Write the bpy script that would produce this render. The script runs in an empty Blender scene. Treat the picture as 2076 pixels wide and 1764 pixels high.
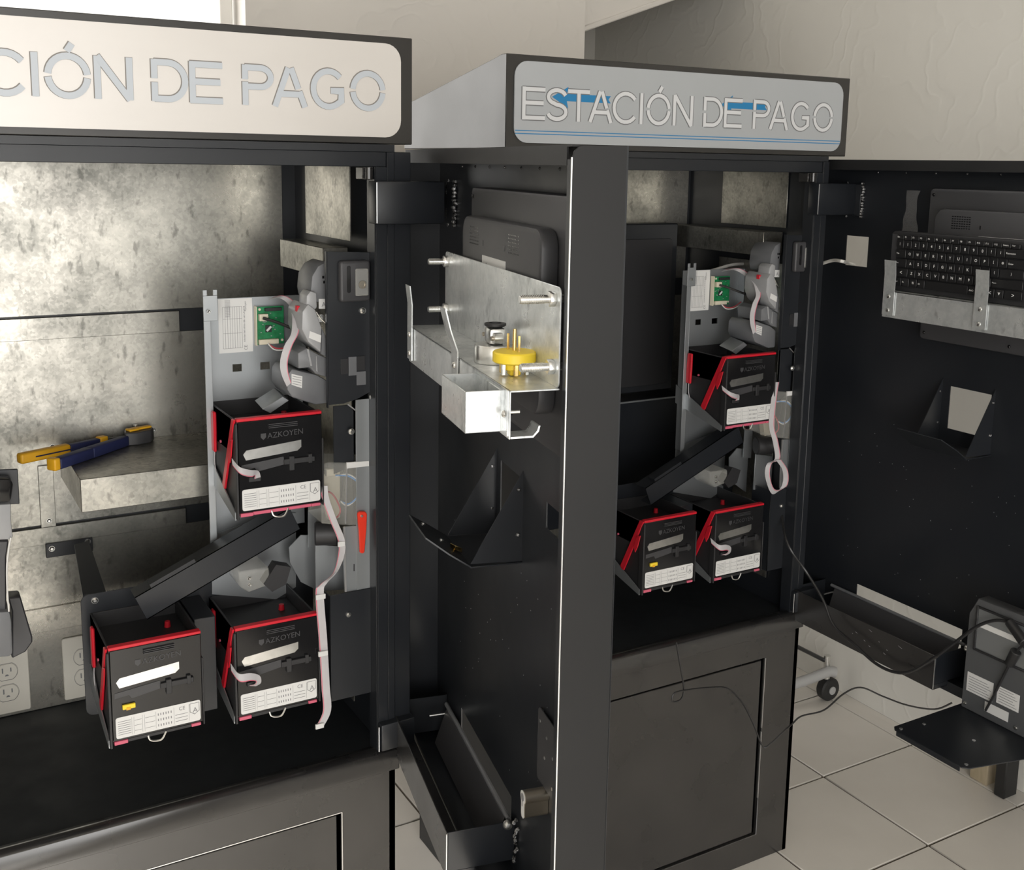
import bpy, bmesh, math, random
from mathutils import Matrix, Vector
random.seed(7)
R = math.radians
scene = bpy.context.scene
col = scene.collection

# ------------------------------------------------------------------ camera
IW, IH, FPX, PCX, PCY = 2076, 1764, 2219.3, 1038.0, 700.0
YAW, PITCH, ROLL = R(30.093), R(9.398), R(0.9374)
fwd = Vector((math.sin(YAW)*math.cos(PITCH), math.cos(YAW)*math.cos(PITCH), -math.sin(PITCH)))
rt = Vector((math.cos(YAW), -math.sin(YAW), 0)); up = rt.cross(fwd)
r2 = math.cos(ROLL)*rt + math.sin(ROLL)*up
u2 = -math.sin(ROLL)*rt + math.cos(ROLL)*up
CAM = Vector((0, 0, 1.5))
cd = bpy.data.cameras.new('camera'); cam = bpy.data.objects.new('camera', cd); col.objects.link(cam)
cam.matrix_world = Matrix(((r2.x, u2.x, -fwd.x, CAM.x), (r2.y, u2.y, -fwd.y, CAM.y), (r2.z, u2.z, -fwd.z, CAM.z), (0, 0, 0, 1)))
cd.sensor_fit = 'HORIZONTAL'; cd.sensor_width = 36; cd.lens = FPX/IW*36
cd.shift_x = 0; cd.shift_y = -(IH/2-PCY)/IW
cd.clip_start = 0.05
scene.camera = cam
scene.view_settings.view_transform = 'Standard'; scene.view_settings.look = 'None'
scene.view_settings.gamma = 1; scene.view_settings.use_curve_mapping = False
scene.view_settings.exposure = 0.18

# ------------------------------------------------------------------ light
w = bpy.data.worlds.new('sky'); scene.world = w; w.use_nodes = True
bg = w.node_tree.nodes['Background']; bg.inputs[0].default_value = (1, 0.985, 0.955, 1); bg.inputs[1].default_value = 1.6
def area(name, loc, rot, sx, sy, power, color):
    l = bpy.data.lights.new(name, 'AREA'); l.shape = 'RECTANGLE'; l.size = sx; l.size_y = sy; l.energy = power; l.color = color
    o = bpy.data.objects.new(name, l); col.objects.link(o); o.location = loc; o.rotation_euler = rot
    return o
area('daylight_shopfront', (-0.75, -2.45, 1.22), (R(90), 0, 0), 3.4, 2.2, 72, (1, 0.98, 0.95))
area('daylight_back_window', (-0.3, 2.72, 1.95), (R(-90), 0, 0), 2.0, 1.0, 14, (1, 0.97, 0.92))

sl = bpy.data.lights.new('sun', 'SUN'); sl.energy = 3.5; sl.angle = R(0.6); sl.color = (1, 0.94, 0.84)
so = bpy.data.objects.new('sun', sl); col.objects.link(so); so.rotation_euler = (R(59), 0, R(0)); so.location = (-1, -4, 4)

# ------------------------------------------------------------------ photo pixel -> direction -> point on a known plane
def ray(px, py): return r2*((px-PCX)/FPX) - u2*((py-PCY)/FPX) + fwd
def on(px, py, ax, v):
    d = ray(px, py); return CAM + d*((v-CAM[ax])/d[ax])

# ------------------------------------------------------------------ materials
def nodes(name):
    m = bpy.data.materials.new(name); m.use_nodes = True
    nt = m.node_tree; return m, nt, nt.nodes['Principled BSDF']
def mat(name, c, rough=0.5, metal=0.0, c2=None, nscale=20, bump=0.0, bscale=60, bdist=0.001, spec=None, rvar=0.0, alpha=None, trans=0.0, coat=0.0, stretch=None):
    m, nt, b = nodes(name)
    b.inputs['Base Color'].default_value = (*c, 1); b.inputs['Roughness'].default_value = rough; b.inputs['Metallic'].default_value = metal
    if spec is not None: b.inputs['Specular IOR Level'].default_value = spec
    if coat: b.inputs['Coat Weight'].default_value = coat; b.inputs['Coat Roughness'].default_value = 0.22
    if trans: b.inputs['Transmission Weight'].default_value = trans
    if alpha is not None: b.inputs['Alpha'].default_value = alpha
    tc = nt.nodes.new('ShaderNodeTexCoord'); vec = tc.outputs['Object']
    if stretch:
        mp = nt.nodes.new('ShaderNodeMapping'); mp.inputs['Scale'].default_value = stretch
        nt.links.new(vec, mp.inputs[0]); vec = mp.outputs[0]
    if c2 or rvar:
        n = nt.nodes.new('ShaderNodeTexNoise'); n.inputs['Scale'].default_value = nscale; n.inputs['Detail'].default_value = 6
        nt.links.new(vec, n.inputs['Vector'])
        rp = nt.nodes.new('ShaderNodeMapRange'); rp.inputs[1].default_value = 0.35; rp.inputs[2].default_value = 0.65
        nt.links.new(n.outputs[0], rp.inputs[0])
        if c2:
            mx = nt.nodes.new('ShaderNodeMix'); mx.data_type = 'RGBA'
            mx.inputs[6].default_value = (*c, 1); mx.inputs[7].default_value = (*c2, 1)
            nt.links.new(rp.outputs[0], mx.inputs[0]); nt.links.new(mx.outputs[2], b.inputs['Base Color'])
        if rvar:
            r_ = nt.nodes.new('ShaderNodeMapRange'); r_.inputs[3].default_value = rough-rvar; r_.inputs[4].default_value = rough+rvar
            nt.links.new(rp.outputs[0], r_.inputs[0]); nt.links.new(r_.outputs[0], b.inputs['Roughness'])
    if bump:
        n2 = nt.nodes.new('ShaderNodeTexNoise'); n2.inputs['Scale'].default_value = bscale; n2.inputs['Detail'].default_value = 4
        nt.links.new(vec, n2.inputs['Vector'])
        bp = nt.nodes.new('ShaderNodeBump'); bp.inputs['Strength'].default_value = bump; bp.inputs['Distance'].default_value = bdist
        nt.links.new(n2.outputs[0], bp.inputs['Height']); nt.links.new(bp.outputs[0], b.inputs['Normal'])
    return m
def galvanised(name, light, dark, rough=0.34, flecks=0.6, big=7.0, spangle=220, metal=0.92):
    """zinc sheet: broad mottling, small spangle crystals, dark rolling flecks"""
    m, nt, b = nodes(name); N = nt.nodes.new; L = nt.links.new
    b.inputs['Metallic'].default_value = metal
    tc = N('ShaderNodeTexCoord'); v = tc.outputs['Object']
    n1 = N('ShaderNodeTexNoise'); n1.inputs['Scale'].default_value = big; n1.inputs['Detail'].default_value = 8; n1.inputs['Roughness'].default_value = 0.65; L(v, n1.inputs['Vector'])
    vo = N('ShaderNodeTexVoronoi'); vo.inputs['Scale'].default_value = spangle; L(v, vo.inputs['Vector'])
    sp = N('ShaderNodeSeparateColor'); L(vo.outputs['Color'], sp.inputs[0])
    ad = N('ShaderNodeMath'); ad.operation = 'MULTIPLY_ADD'; ad.inputs[1].default_value = 0.10; L(sp.outputs[0], ad.inputs[0]); L(n1.outputs[0], ad.inputs[2])
    rp = N('ShaderNodeMapRange'); rp.inputs[1].default_value = 0.36; rp.inputs[2].default_value = 0.72; L(ad.outputs[0], rp.inputs[0])
    mx = N('ShaderNodeMix'); mx.data_type = 'RGBA'; mx.inputs[6].default_value = (*dark, 1); mx.inputs[7].default_value = (*light, 1); L(rp.outputs[0], mx.inputs[0])
    mp = N('ShaderNodeMapping'); mp.inputs['Scale'].default_value = (1, 1, 0.45); L(v, mp.inputs[0])
    n2 = N('ShaderNodeTexNoise'); n2.inputs['Scale'].default_value = 75; n2.inputs['Detail'].default_value = 4; L(mp.outputs[0], n2.inputs['Vector'])
    fl = N('ShaderNodeMapRange'); fl.inputs[1].default_value = 0.60; fl.inputs[2].default_value = 0.70; fl.inputs[4].default_value = flecks; L(n2.outputs[0], fl.inputs[0])
    m2 = N('ShaderNodeMix'); m2.data_type = 'RGBA'; m2.inputs[7].default_value = (*[c*0.35 for c in dark], 1)
    L(fl.outputs[0], m2.inputs[0]); L(mx.outputs[2], m2.inputs[6]); L(m2.outputs[2], b.inputs['Base Color'])
    r_ = N('ShaderNodeMapRange'); r_.inputs[3].default_value = rough+0.1; r_.inputs[4].default_value = rough-0.06; L(rp.outputs[0], r_.inputs[0]); L(r_.outputs[0], b.inputs['Roughness'])
    bp = N('ShaderNodeBump'); bp.inputs['Strength'].default_value = 0.12; bp.inputs['Distance'].default_value = 0.0005; L(ad.outputs[0], bp.inputs['Height']); L(bp.outputs[0], b.inputs['Normal'])
    return m
def plaster(name, c, c2):
    """wall paint over trowelled plaster with long curved ridges"""
    m, nt, b = nodes(name); N = nt.nodes.new; L = nt.links.new
    b.inputs['Roughness'].default_value = 0.75
    tc = N('ShaderNodeTexCoord'); v = tc.outputs['Object']
    n1 = N('ShaderNodeTexNoise'); n1.inputs['Scale'].default_value = 3; n1.inputs['Detail'].default_value = 5; L(v, n1.inputs['Vector'])
    mx = N('ShaderNodeMix'); mx.data_type = 'RGBA'; mx.inputs[6].default_value = (*c, 1); mx.inputs[7].default_value = (*c2, 1); L(n1.outputs[0], mx.inputs[0]); L(mx.outputs[2], b.inputs['Base Color'])
    wv = N('ShaderNodeTexWave'); wv.wave_type = 'RINGS'; wv.inputs['Scale'].default_value = 3.1; wv.inputs['Distortion'].default_value = 22; wv.inputs['Detail'].default_value = 3; wv.inputs['Detail Scale'].default_value = 1.4; L(v, wv.inputs['Vector'])
    pw = N('ShaderNodeMath'); pw.operation = 'POWER'; pw.inputs[1].default_value = 7; L(wv.outputs['Fac'], pw.inputs[0])
    n2 = N('ShaderNodeTexNoise'); n2.inputs['Scale'].default_value = 26; n2.inputs['Detail'].default_value = 5; L(v, n2.inputs['Vector'])
    ad = N('ShaderNodeMath'); ad.operation = 'MULTIPLY_ADD'; ad.inputs[1].default_value = 0.8; L(n2.outputs[0], ad.inputs[0]); L(pw.outputs[0], ad.inputs[2])
    bp = N('ShaderNodeBump'); bp.inputs['Strength'].default_value = 0.22; bp.inputs['Distance'].default_value = 0.003; L(ad.outputs[0], bp.inputs['Height']); L(bp.outputs[0], b.inputs['Normal'])
    return m
M = {}
M['black'] = mat('black_powder_coat', (0.0125, 0.0145, 0.0185), 0.38, rvar=0.05, c2=(0.0160, 0.0180, 0.0215), nscale=5, bump=0.10, bscale=700, bdist=0.0004)
M['black_matt'] = mat('black_matt_paint', (0.0100, 0.0125, 0.0150), 0.62, rvar=0.05, bump=0.12, bscale=600, bdist=0.0004)
M['black_satin'] = mat('black_smooth_paint', (0.0120, 0.0124, 0.0132), 0.50, rvar=0.04, c2=(0.0150, 0.0150, 0.0156), nscale=6, spec=0.32, bump=0.10, bscale=600, bdist=0.0004)
M['black_header'] = mat('black_header_paint', (0.018, 0.0170, 0.0160), 0.36, rvar=0.05, c2=(0.024, 0.0225, 0.021), nscale=6, bump=0.12, bscale=500, bdist=0.0005, coat=0.22)
M['black_gloss'] = mat('black_satin_paint', (0.018, 0.0175, 0.018), 0.30, rvar=0.06, c2=(0.027, 0.0255, 0.025), nscale=7, bump=0.14, bscale=500, bdist=0.0005, coat=0.9)
M['plastic'] = mat('black_gloss_plastic', (0.010, 0.010, 0.011), 0.16, bump=0.05, bscale=90, bdist=0.0005)
M['plastic_matt'] = mat('black_matt_plastic', (0.022, 0.022, 0.024), 0.5, bump=0.2, bscale=1200, bdist=0.0003)
M['charcoal'] = mat('charcoal_plastic', (0.050, 0.050, 0.054), 0.45, bump=0.15, bscale=1500, bdist=0.0003)
M['grey'] = mat('grey_plastic', (0.17, 0.175, 0.185), 0.38, c2=(0.145, 0.15, 0.16), nscale=12)
M['lightgrey'] = mat('light_grey_plastic', (0.36, 0.365, 0.375), 0.3, c2=(0.31, 0.315, 0.325), nscale=9)
M['galv'] = galvanised('galvanised_liner', (0.50, 0.48, 0.43), (0.21, 0.21, 0.19), rough=0.33, flecks=0.5)
M['zinc'] = galvanised('bright_zinc_bracket', (0.86, 0.88, 0.88), (0.55, 0.58, 0.59), rough=0.33, flecks=0.45, big=22, spangle=160, metal=0.62)
M['printer'] = mat('printer_grey_plastic', (0.085, 0.088, 0.092), 0.4)
M['plate'] = mat('grey_chassis_plate', (0.42, 0.44, 0.455), 0.42, 0.75, c2=(0.36, 0.38, 0.395), nscale=4, rvar=0.05)
M['steel'] = mat('bright_steel', (0.85, 0.85, 0.83), 0.30, 1.0, c2=(0.7, 0.7, 0.68), nscale=60)
M['edge'] = mat('bare_edge_and_highlight', (0.75, 0.75, 0.75), 0.35, 0.9)  # bare metal, also standing in for highlights on door lip and gap edges
M['weld'] = mat('lumpy_weld', (0.42, 0.42, 0.43), 0.25, 0.8, c2=(0.03, 0.03, 0.03), nscale=160, bump=1.0, bscale=160, bdist=0.004)
M['red'] = mat('red_plastic', (0.62, 0.014, 0.03), 0.35)
M['lever_red'] = mat('orange_red_plastic', (0.80, 0.045, 0.02), 0.35)
M['pink'] = mat('pink_translucent_plastic', (0.62, 0.12, 0.19), 0.35)
M['paper'] = mat('white_label_paper', (0.72, 0.72, 0.71), 0.45)
M['print'] = mat('grey_print', (0.22, 0.22, 0.23), 0.6)
M['ribbon'] = mat('grey_ribbon_cable', (0.50, 0.485, 0.50), 0.5, c2=(0.44, 0.43, 0.445), nscale=30)
M['ribbon_red'] = mat('ribbon_stripe', (0.62, 0.12, 0.18), 0.5)
M['pcb'] = mat('green_circuit_board', (0.012, 0.16, 0.055), 0.35, c2=(0.02, 0.24, 0.09), nscale=160)
M['cream'] = mat('cream_connector', (0.72, 0.66, 0.52), 0.45)
M['whitewire'] = mat('white_cable', (0.74, 0.73, 0.70), 0.45)
M['blackwire'] = mat('black_cable', (0.02, 0.02, 0.021), 0.35)
M['bluewire'] = mat('blue_wire', (0.06, 0.26, 0.62), 0.4)
M['redwire'] = mat('red_wire', (0.5, 0.05, 0.07), 0.4)
M['yellow'] = mat('yellow_plastic', (0.92, 0.68, 0.04), 0.4)
M['amber'] = mat('amber_yellow_plastic', (0.80, 0.42, 0.02), 0.45)
M['navy'] = mat('navy_rubber', (0.018, 0.024, 0.085), 0.55)
M['brass'] = mat('brass', (0.75, 0.55, 0.22), 0.25, 1.0)
M['nickel'] = mat('satin_nickel', (0.55, 0.50, 0.42), 0.35, 1.0)
M['outlet'] = mat('almond_outlet_plastic', (0.60, 0.575, 0.51), 0.4)
M['clear'] = mat('clear_smoky_plastic', (0.62, 0.62, 0.58), 0.12, alpha=0.28)
M['clear_thin'] = mat('thin_clear_film', (0.6, 0.6, 0.6), 0.15, alpha=0.10)
M['sign_white'] = mat('brushed_pale_sign_face', (0.68, 0.655, 0.63), 0.34, 0.15, c2=(0.65, 0.625, 0.60), nscale=3, stretch=(1, 1, 4))
M['sign_grey'] = mat('cool_grey_sign_face', (0.41, 0.43, 0.455), 0.36, 0.1, c2=(0.39, 0.41, 0.43), nscale=3)
M['letter_blue'] = mat('pale_blue_acrylic', (0.50, 0.54, 0.59), 0.4)
M['letter_white'] = mat('white_acrylic', (0.62, 0.63, 0.65), 0.35)
M['letter_edge'] = mat('dark_cut_edge', (0.16, 0.165, 0.17), 0.5)
M['sign_shadow'] = mat('cut_edge_shade', (0.22, 0.205, 0.19), 0.5)  # edges of the cut letters with their shade painted in as grey
M['sign_blue'] = mat('sign_blue_vinyl', (0.012, 0.19, 0.42), 0.4)
M['wall'] = plaster('warm_white_plaster', (0.72, 0.705, 0.665), (0.68, 0.665, 0.62))
M['pier'] = plaster('pale_plaster', (0.74, 0.71, 0.67), (0.71, 0.68, 0.64))
M['ceil'] = mat('ceiling_paint', (0.75, 0.72, 0.67), 0.8, bump=0.2, bscale=30, bdist=0.003)
M['tile'] = mat('beige_floor_tile', (0.76, 0.725, 0.675), 0.28, c2=(0.72, 0.685, 0.635), nscale=6, bump=0.03, bscale=8, bdist=0.002)
M['grout'] = mat('dark_grout', (0.10, 0.082, 0.062), 0.9)
M['wood'] = mat('raw_pine', (0.50, 0.42, 0.30), 0.6, c2=(0.40, 0.33, 0.22), nscale=14, stretch=(6, 6, 1))
M['rubber'] = mat('black_rubber', (0.02, 0.02, 0.02), 0.6)
M['tube'] = mat('grey_painted_tube', (0.42, 0.42, 0.42), 0.4)
M['key'] = mat('black_key_plastic', (0.013, 0.013, 0.014), 0.42)
M['legend'] = mat('white_key_print', (0.92, 0.92, 0.92), 0.5)
M['frame_white'] = mat('white_window_frame', (0.8, 0.78, 0.74), 0.5)
M['glass'] = mat('window_glass', (1, 1, 1), 0.02, alpha=0.08)

# ------------------------------------------------------------------ geometry helpers
class G:
    def __init__(s): s.bm = bmesh.new()
    def poly(s, pts): return s.bm.faces.new([s.bm.verts.new(p) for p in pts])
    def box(s, x0, x1, y0, y1, z0, z1):
        v = [s.bm.verts.new(p) for p in ((x0,y0,z0),(x1,y0,z0),(x1,y1,z0),(x0,y1,z0),(x0,y0,z1),(x1,y0,z1),(x1,y1,z1),(x0,y1,z1))]
        for f in ((0,3,2,1),(4,5,6,7),(0,1,5,4),(1,2,6,5),(2,3,7,6),(3,0,4,7)): s.bm.faces.new([v[i] for i in f])
        return s
    def obox(s, c, ax, ay, az):
        """box from centre and three half-axis vectors"""
        c, ax, ay, az = map(Vector, (c, ax, ay, az)); v = []
        for k in (-1, 1):
            for (i, j) in ((-1,-1),(1,-1),(1,1),(-1,1)): v.append(s.bm.verts.new(c+ax*i+ay*j+az*k))
        for f in ((0,3,2,1),(4,5,6,7),(0,1,5,4),(1,2,6,5),(2,3,7,6),(3,0,4,7)): s.bm.faces.new([v[i] for i in f])
        return s
    def prism(s, pts, vec):
        """polygon (3D points) swept along vec"""
        vec = Vector(vec); a = [s.bm.verts.new(p) for p in pts]; b = [s.bm.verts.new(Vector(p)+vec) for p in pts]; n = len(a)
        s.bm.faces.new(a[::-1]); s.bm.faces.new(b)
        for i in range(n): s.bm.faces.new((a[i], a[(i+1)%n], b[(i+1)%n], b[i]))
        return s
    def cyl(s, p0, p1, r0, r1=None, n=14, cap=True):
        p0, p1 = Vector(p0), Vector(p1); r1 = r0 if r1 is None else r1
        d = (p1-p0).normalized(); a = d.orthogonal().normalized(); b = d.cross(a); c0 = []; c1 = []
        for i in range(n):
            t = 2*math.pi*i/n; q = a*math.cos(t)+b*math.sin(t); c0.append(s.bm.verts.new(p0+q*r0)); c1.append(s.bm.verts.new(p1+q*r1))
        for i in range(n): s.bm.faces.new((c0[i], c0[(i+1)%n], c1[(i+1)%n], c1[i]))
        if cap: s.bm.faces.new(c0[::-1]); s.bm.faces.new(c1)
        return s
    def tube(s, pts, r, n=8, res=6, smooth=True):
        P = spline(pts, res) if smooth else [Vector(p) for p in pts]
        t0 = (P[1]-P[0]).normalized(); a = t0.orthogonal().normalized(); prev = None
        for i, p in enumerate(P):
            t = (P[min(i+1, len(P)-1)]-P[max(i-1, 0)]).normalized(); a = (a-t*a.dot(t)).normalized(); b = t.cross(a)
            rg = [s.bm.verts.new(p+(a*math.cos(2*math.pi*k/n)+b*math.sin(2*math.pi*k/n))*r) for k in range(n)]
            if prev:
                for k in range(n): s.bm.faces.new((prev[k], prev[(k+1)%n], rg[(k+1)%n], rg[k]))
            else: s.bm.faces.new(rg[::-1])
            prev = rg
        s.bm.faces.new(prev); return s
    def ribbon(s, pts, wv, th=0.0009, res=6, off=0.0, frac=1.0):
        """flat strip: pts are centres, wv width vectors (one, or one for each point)"""
        W = [Vector(x) for x in wv] if isinstance(wv[0], (tuple, Vector, list)) else [Vector(wv)]*len(pts)
        P = spline(pts, res); Q = spline(W, res); prev = None
        for i, p in enumerate(P):
            t = (P[min(i+1, len(P)-1)]-P[max(i-1, 0)]).normalized(); wd = Q[i]; nn = t.cross(wd)
            nn = nn.normalized()*th/2 if nn.length > 1e-9 else Vector((0, th/2, 0))
            c = p+wd*off; h = wd*0.5*frac
            rg = [s.bm.verts.new(q) for q in (c-h-nn, c+h-nn, c+h+nn, c-h+nn)]
            if prev:
                for k in range(4): s.bm.faces.new((prev[k], prev[(k+1)%4], rg[(k+1)%4], rg[k]))
            else: s.bm.faces.new(rg[::-1])
            prev = rg
        s.bm.faces.new(prev); return s
    def lathe(s, c, prof, axis='z', n=24):
        """prof: (radius, height) pairs around the axis through c"""
        c = Vector(c); rows = []
        for r, h in prof:
            row = []
            for i in range(n):
                t = 2*math.pi*i/n; x, y = r*math.cos(t), r*math.sin(t)
                q = {'z': (x, y, h), 'y': (x, h, y), 'x': (h, x, y)}[axis]; row.append(s.bm.verts.new(c+Vector(q)))
            rows.append(row)
        for a, b in zip(rows, rows[1:]):
            for i in range(n): s.bm.faces.new((a[i], a[(i+1)%n], b[(i+1)%n], b[i]))
        s.bm.faces.new(rows[0][::-1]); s.bm.faces.new(rows[-1]); return s
    def grid(s, us, vs, keep, f, t):
        """sheet with rectangular holes: cells us x vs where keep(u, v); f maps (u, v, depth 0..t)"""
        nu, nv = len(us)-1, len(vs)-1; V = {}
        def vt(i, j, k):
            if (i, j, k) not in V: V[(i, j, k)] = s.bm.verts.new(f(us[i], vs[j], k*t))
            return V[(i, j, k)]
        K = [[keep((us[i]+us[i+1])/2, (vs[j]+vs[j+1])/2) for j in range(nv)] for i in range(nu)]
        g = lambda i, j: 0 <= i < nu and 0 <= j < nv and K[i][j]
        for i in range(nu):
            for j in range(nv):
                if not K[i][j]: continue
                s.bm.faces.new((vt(i,j,1), vt(i+1,j,1), vt(i+1,j+1,1), vt(i,j+1,1))); s.bm.faces.new((vt(i,j,0), vt(i,j+1,0), vt(i+1,j+1,0), vt(i+1,j,0)))
                if not g(i-1, j): s.bm.faces.new((vt(i,j,0), vt(i,j,1), vt(i,j+1,1), vt(i,j+1,0)))
                if not g(i+1, j): s.bm.faces.new((vt(i+1,j,0), vt(i+1,j+1,0), vt(i+1,j+1,1), vt(i+1,j,1)))
                if not g(i, j-1): s.bm.faces.new((vt(i,j,0), vt(i+1,j,0), vt(i+1,j,1), vt(i,j,1)))
                if not g(i, j+1): s.bm.faces.new((vt(i,j+1,0), vt(i,j+1,1), vt(i+1,j+1,1), vt(i+1,j+1,0)))
        return s
def spline(pts, res):
    P = [Vector(p) for p in pts]
    if len(P) < 3: return P
    out = []
    for i in range(len(P)-1):
        a, b, c, d = P[max(i-1, 0)], P[i], P[i+1], P[min(i+2, len(P)-1)]
        for k in range(res):
            t = k/res; out.append(0.5*((2*b)+(c-a)*t+(2*a-5*b+4*c-d)*t*t+(3*b-a-3*c+d)*t**3))
    out.append(P[-1]); return out
def holes_cuts(lo, hi, hs, k): return sorted(set([lo, hi]+[v for h in hs for v in (h[2*k], h[2*k+1]) if lo < v < hi]))
def rrect(x0, x1, z0, z1, r, n=6):
    pts = []
    for (cx, cz, a0) in ((x1-r, z1-r, 0), (x0+r, z1-r, 90), (x0+r, z0+r, 180), (x1-r, z0+r, 270)):
        for i in range(n+1):
            t = R(a0+90*i/n); pts.append((cx+r*math.cos(t), cz+r*math.sin(t)))
    return pts
def mesh(name, g, bev=0.0, seg=1):
    bm = g.bm
    bmesh.ops.recalc_face_normals(bm, faces=bm.faces)
    if bev:
        es = [e for e in bm.edges if len(e.link_faces) == 2 and e.calc_face_angle(0) > 0.6]
        bmesh.ops.bevel(bm, geom=es, offset=bev, segments=seg, profile=0.5, affect='EDGES', clamp_overlap=True)
    me = bpy.data.meshes.new(name); bm.to_mesh(me); bm.free()
    me.shade_smooth(); me.set_sharp_from_angle(angle=R(38))
    return me
class Thing:
    """one top-level thing: an Empty at its base inside a frame; parts are given in frame coordinates"""
    def __init__(s, name, label, cat, frame=None, base=(0, 0, 0), group=None, kind=None):
        s.F = frame or Matrix(); s.base = Vector(base)
        s.o = bpy.data.objects.new(name, None); col.objects.link(s.o); s.o.empty_display_size = 0.02
        s.o.matrix_world = s.F @ Matrix.Translation(s.base)
        if kind: s.o['kind'] = kind
        else:
            s.o['label'] = label; s.o['category'] = cat
            if group: s.o['group'] = group
    def part(s, name, g, m, bev=0.0, parent=None, label=None, seg=1, kind=None):
        me = g if isinstance(g, bpy.types.Mesh) else None
        if me is None:
            bmesh.ops.translate(g.bm, verts=g.bm.verts, vec=-s.base); me = mesh(name, g, bev, seg)
        if not me.materials: me.materials.append(M[m])
        o = bpy.data.objects.new(name, me); col.objects.link(o); o.parent = parent or s.o
        if label: o['label'] = label
        if kind: o['kind'] = kind
        return o
def struct(name, g, m, bev=0.0):
    o = bpy.data.objects.new(name, mesh(name, g, bev)); o.data.materials.append(M[m]); col.objects.link(o); o['kind'] = 'structure'; return o
def single(name, label, cat, g, m, frame=None, bev=0.0, group=None, seg=1):
    vs = [v.co for v in g.bm.verts]; b = Vector((sum(v.x for v in vs)/len(vs), sum(v.y for v in vs)/len(vs), min(v.z for v in vs)))
    bmesh.ops.translate(g.bm, verts=g.bm.verts, vec=-b)
    o = bpy.data.objects.new(name, mesh(name, g, bev, seg)); o.data.materials.append(M[m]); col.objects.link(o)
    o.matrix_world = (frame or Matrix()) @ Matrix.Translation(b)
    o['label'] = label; o['category'] = cat
    if group: o['group'] = group
    return o
_glyph = {}
def glyphs(text):
    """flat outline of text, height of capitals about 0.7"""
    if text not in _glyph:
        c = bpy.data.curves.new('glyph', 'FONT'); c.body = text; c.resolution_u = 3
        o = bpy.data.objects.new('glyph', c); col.objects.link(o); dg = bpy.context.evaluated_depsgraph_get()
        me = bpy.data.meshes.new_from_object(o.evaluated_get(dg)); vs = [v.co.copy() for v in me.vertices]; fs = [tuple(p.vertices) for p in me.polygons]
        bpy.data.objects.remove(o); bpy.data.curves.remove(c); bpy.data.meshes.remove(me)
        x0 = min(v.x for v in vs); x1 = max(v.x for v in vs); y0 = min(v.y for v in vs); y1 = max(v.y for v in vs)
        _glyph[text] = ([((v.x-x0)/max(x1-x0, 1e-6), (v.y-y0)/max(y1-y0, 1e-6)) for v in vs], fs, (x1-x0)/max(y1-y0, 1e-6))
    return _glyph[text]
def write(g, text, o, ux, uz, hgt, wid=None):
    """add flat lettering: o lower-left corner, ux/uz unit directions, hgt capital height"""
    vs, fs, asp = glyphs(text); ux, uz, o = Vector(ux), Vector(uz), Vector(o); wid = wid or asp*hgt
    b = [g.bm.verts.new(o+ux*(x*wid)+uz*(y*hgt)) for x, y in vs]
    for f in fs:
        try: g.bm.faces.new([b[i] for i in f])
        except ValueError: pass

# ------------------------------------------------------------------ the room
FZ = -0.012
struct('floor', G().box(-2.6, 2.5, -2.6, 3.6, FZ-0.06, FZ-0.004), 'grout')
floor = bpy.data.objects['floor']
tw, td = 0.3200, 0.3213
tme = mesh('tile', G().box(0.0028, tw-0.0028, 0.0028, td-0.0028, 0, 0.005), 0.0012); tme.materials.append(M['tile'])
for i in range(-8, 2):
    for j in range(-8, 7):
        x0, y0 = 1.974+i*tw, 1.482+j*td
        if x0+tw > 2.345 or y0+td > 3.5:
            if x0 > 2.34: continue
        t = bpy.data.objects.new('tile', tme); col.objects.link(t); t.parent = floor; t.location = (x0, y0, FZ-0.005)
        if x0+tw > 2.36: t.scale.x = (2.358-x0)/tw
struct('wall_right', G().box(2.358, 2.46, -2.6, 3.6, FZ, 2.7), 'wall')
struct('wall_back', G().box(0.775, 1.722, 2.6, 2.72, FZ, 2.7), 'pier')
struct('wall_end', G().box(1.6, 2.46, 3.49, 3.6, FZ, 2.7), 'wall')
struct('wall_corridor', G().box(1.602, 1.722, 2.72, 3.49, FZ, 2.7), 'wall')
g = G(); g.prism([(1.722, 2.64, 1.866), (2.358, 2.64, 2.093), (2.358, 2.64, 2.7), (1.722, 2.64, 2.7)], (0, 0.84, 0.0)); struct('ceiling_soffit', g, 'pier')
g = G(); g.prism([(1.722, 2.628, 1.860), (2.358, 2.628, 2.087), (2.358, 2.628, 2.103), (1.722, 2.628, 1.876)], (0, 0.05, 0)); struct('trim_1', g, 'pier', 0.003)
struct('ceiling', G().box(-2.6, 2.46, -2.6, 2.6, 2.7, 2.8), 'ceil')
struct('wall_left', G().box(-2.7, -2.6, -2.6, 3.6, FZ, 2.7), 'wall')
g = G(); hs = [(-2.5, 0.98, 0.02, 2.4)]
g.grid(holes_cuts(-2.6, 2.36, hs, 0), holes_cuts(FZ, 2.7, hs, 1), lambda u, v: not (-2.5 < u < 0.98 and 0.02 < v < 2.4), lambda u, v, k: (u, -2.6+k, v), 0.1)
struct('wall_front', g, 'wall')
g = G(); g.grid([-2.6, 0.775], [FZ, 1.25, 2.7], lambda u, v: v < 1.25, lambda u, v, k: (u, 2.66+k, v), 0.06); struct('wall_sill', g, 'pier')
g = G()
for x in (-2.58, -1.0, 0.735): g.box(x, x+0.03, 2.67, 2.70, 1.25, 2.7)
g.box(-2.6, 0.775, 2.67, 2.70, 1.25, 1.28); wf = struct('window_1', g, 'frame_white', 0.002)
for a, b in ((-2.55, -1.0), (-0.97, 0.735)):
    p = bpy.data.objects.new('pane', mesh('pane', G().box(a, b, 2.68, 2.684, 1.28, 2.7))); p.data.materials.append(M['glass']); col.objects.link(p); p.parent = wf

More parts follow.
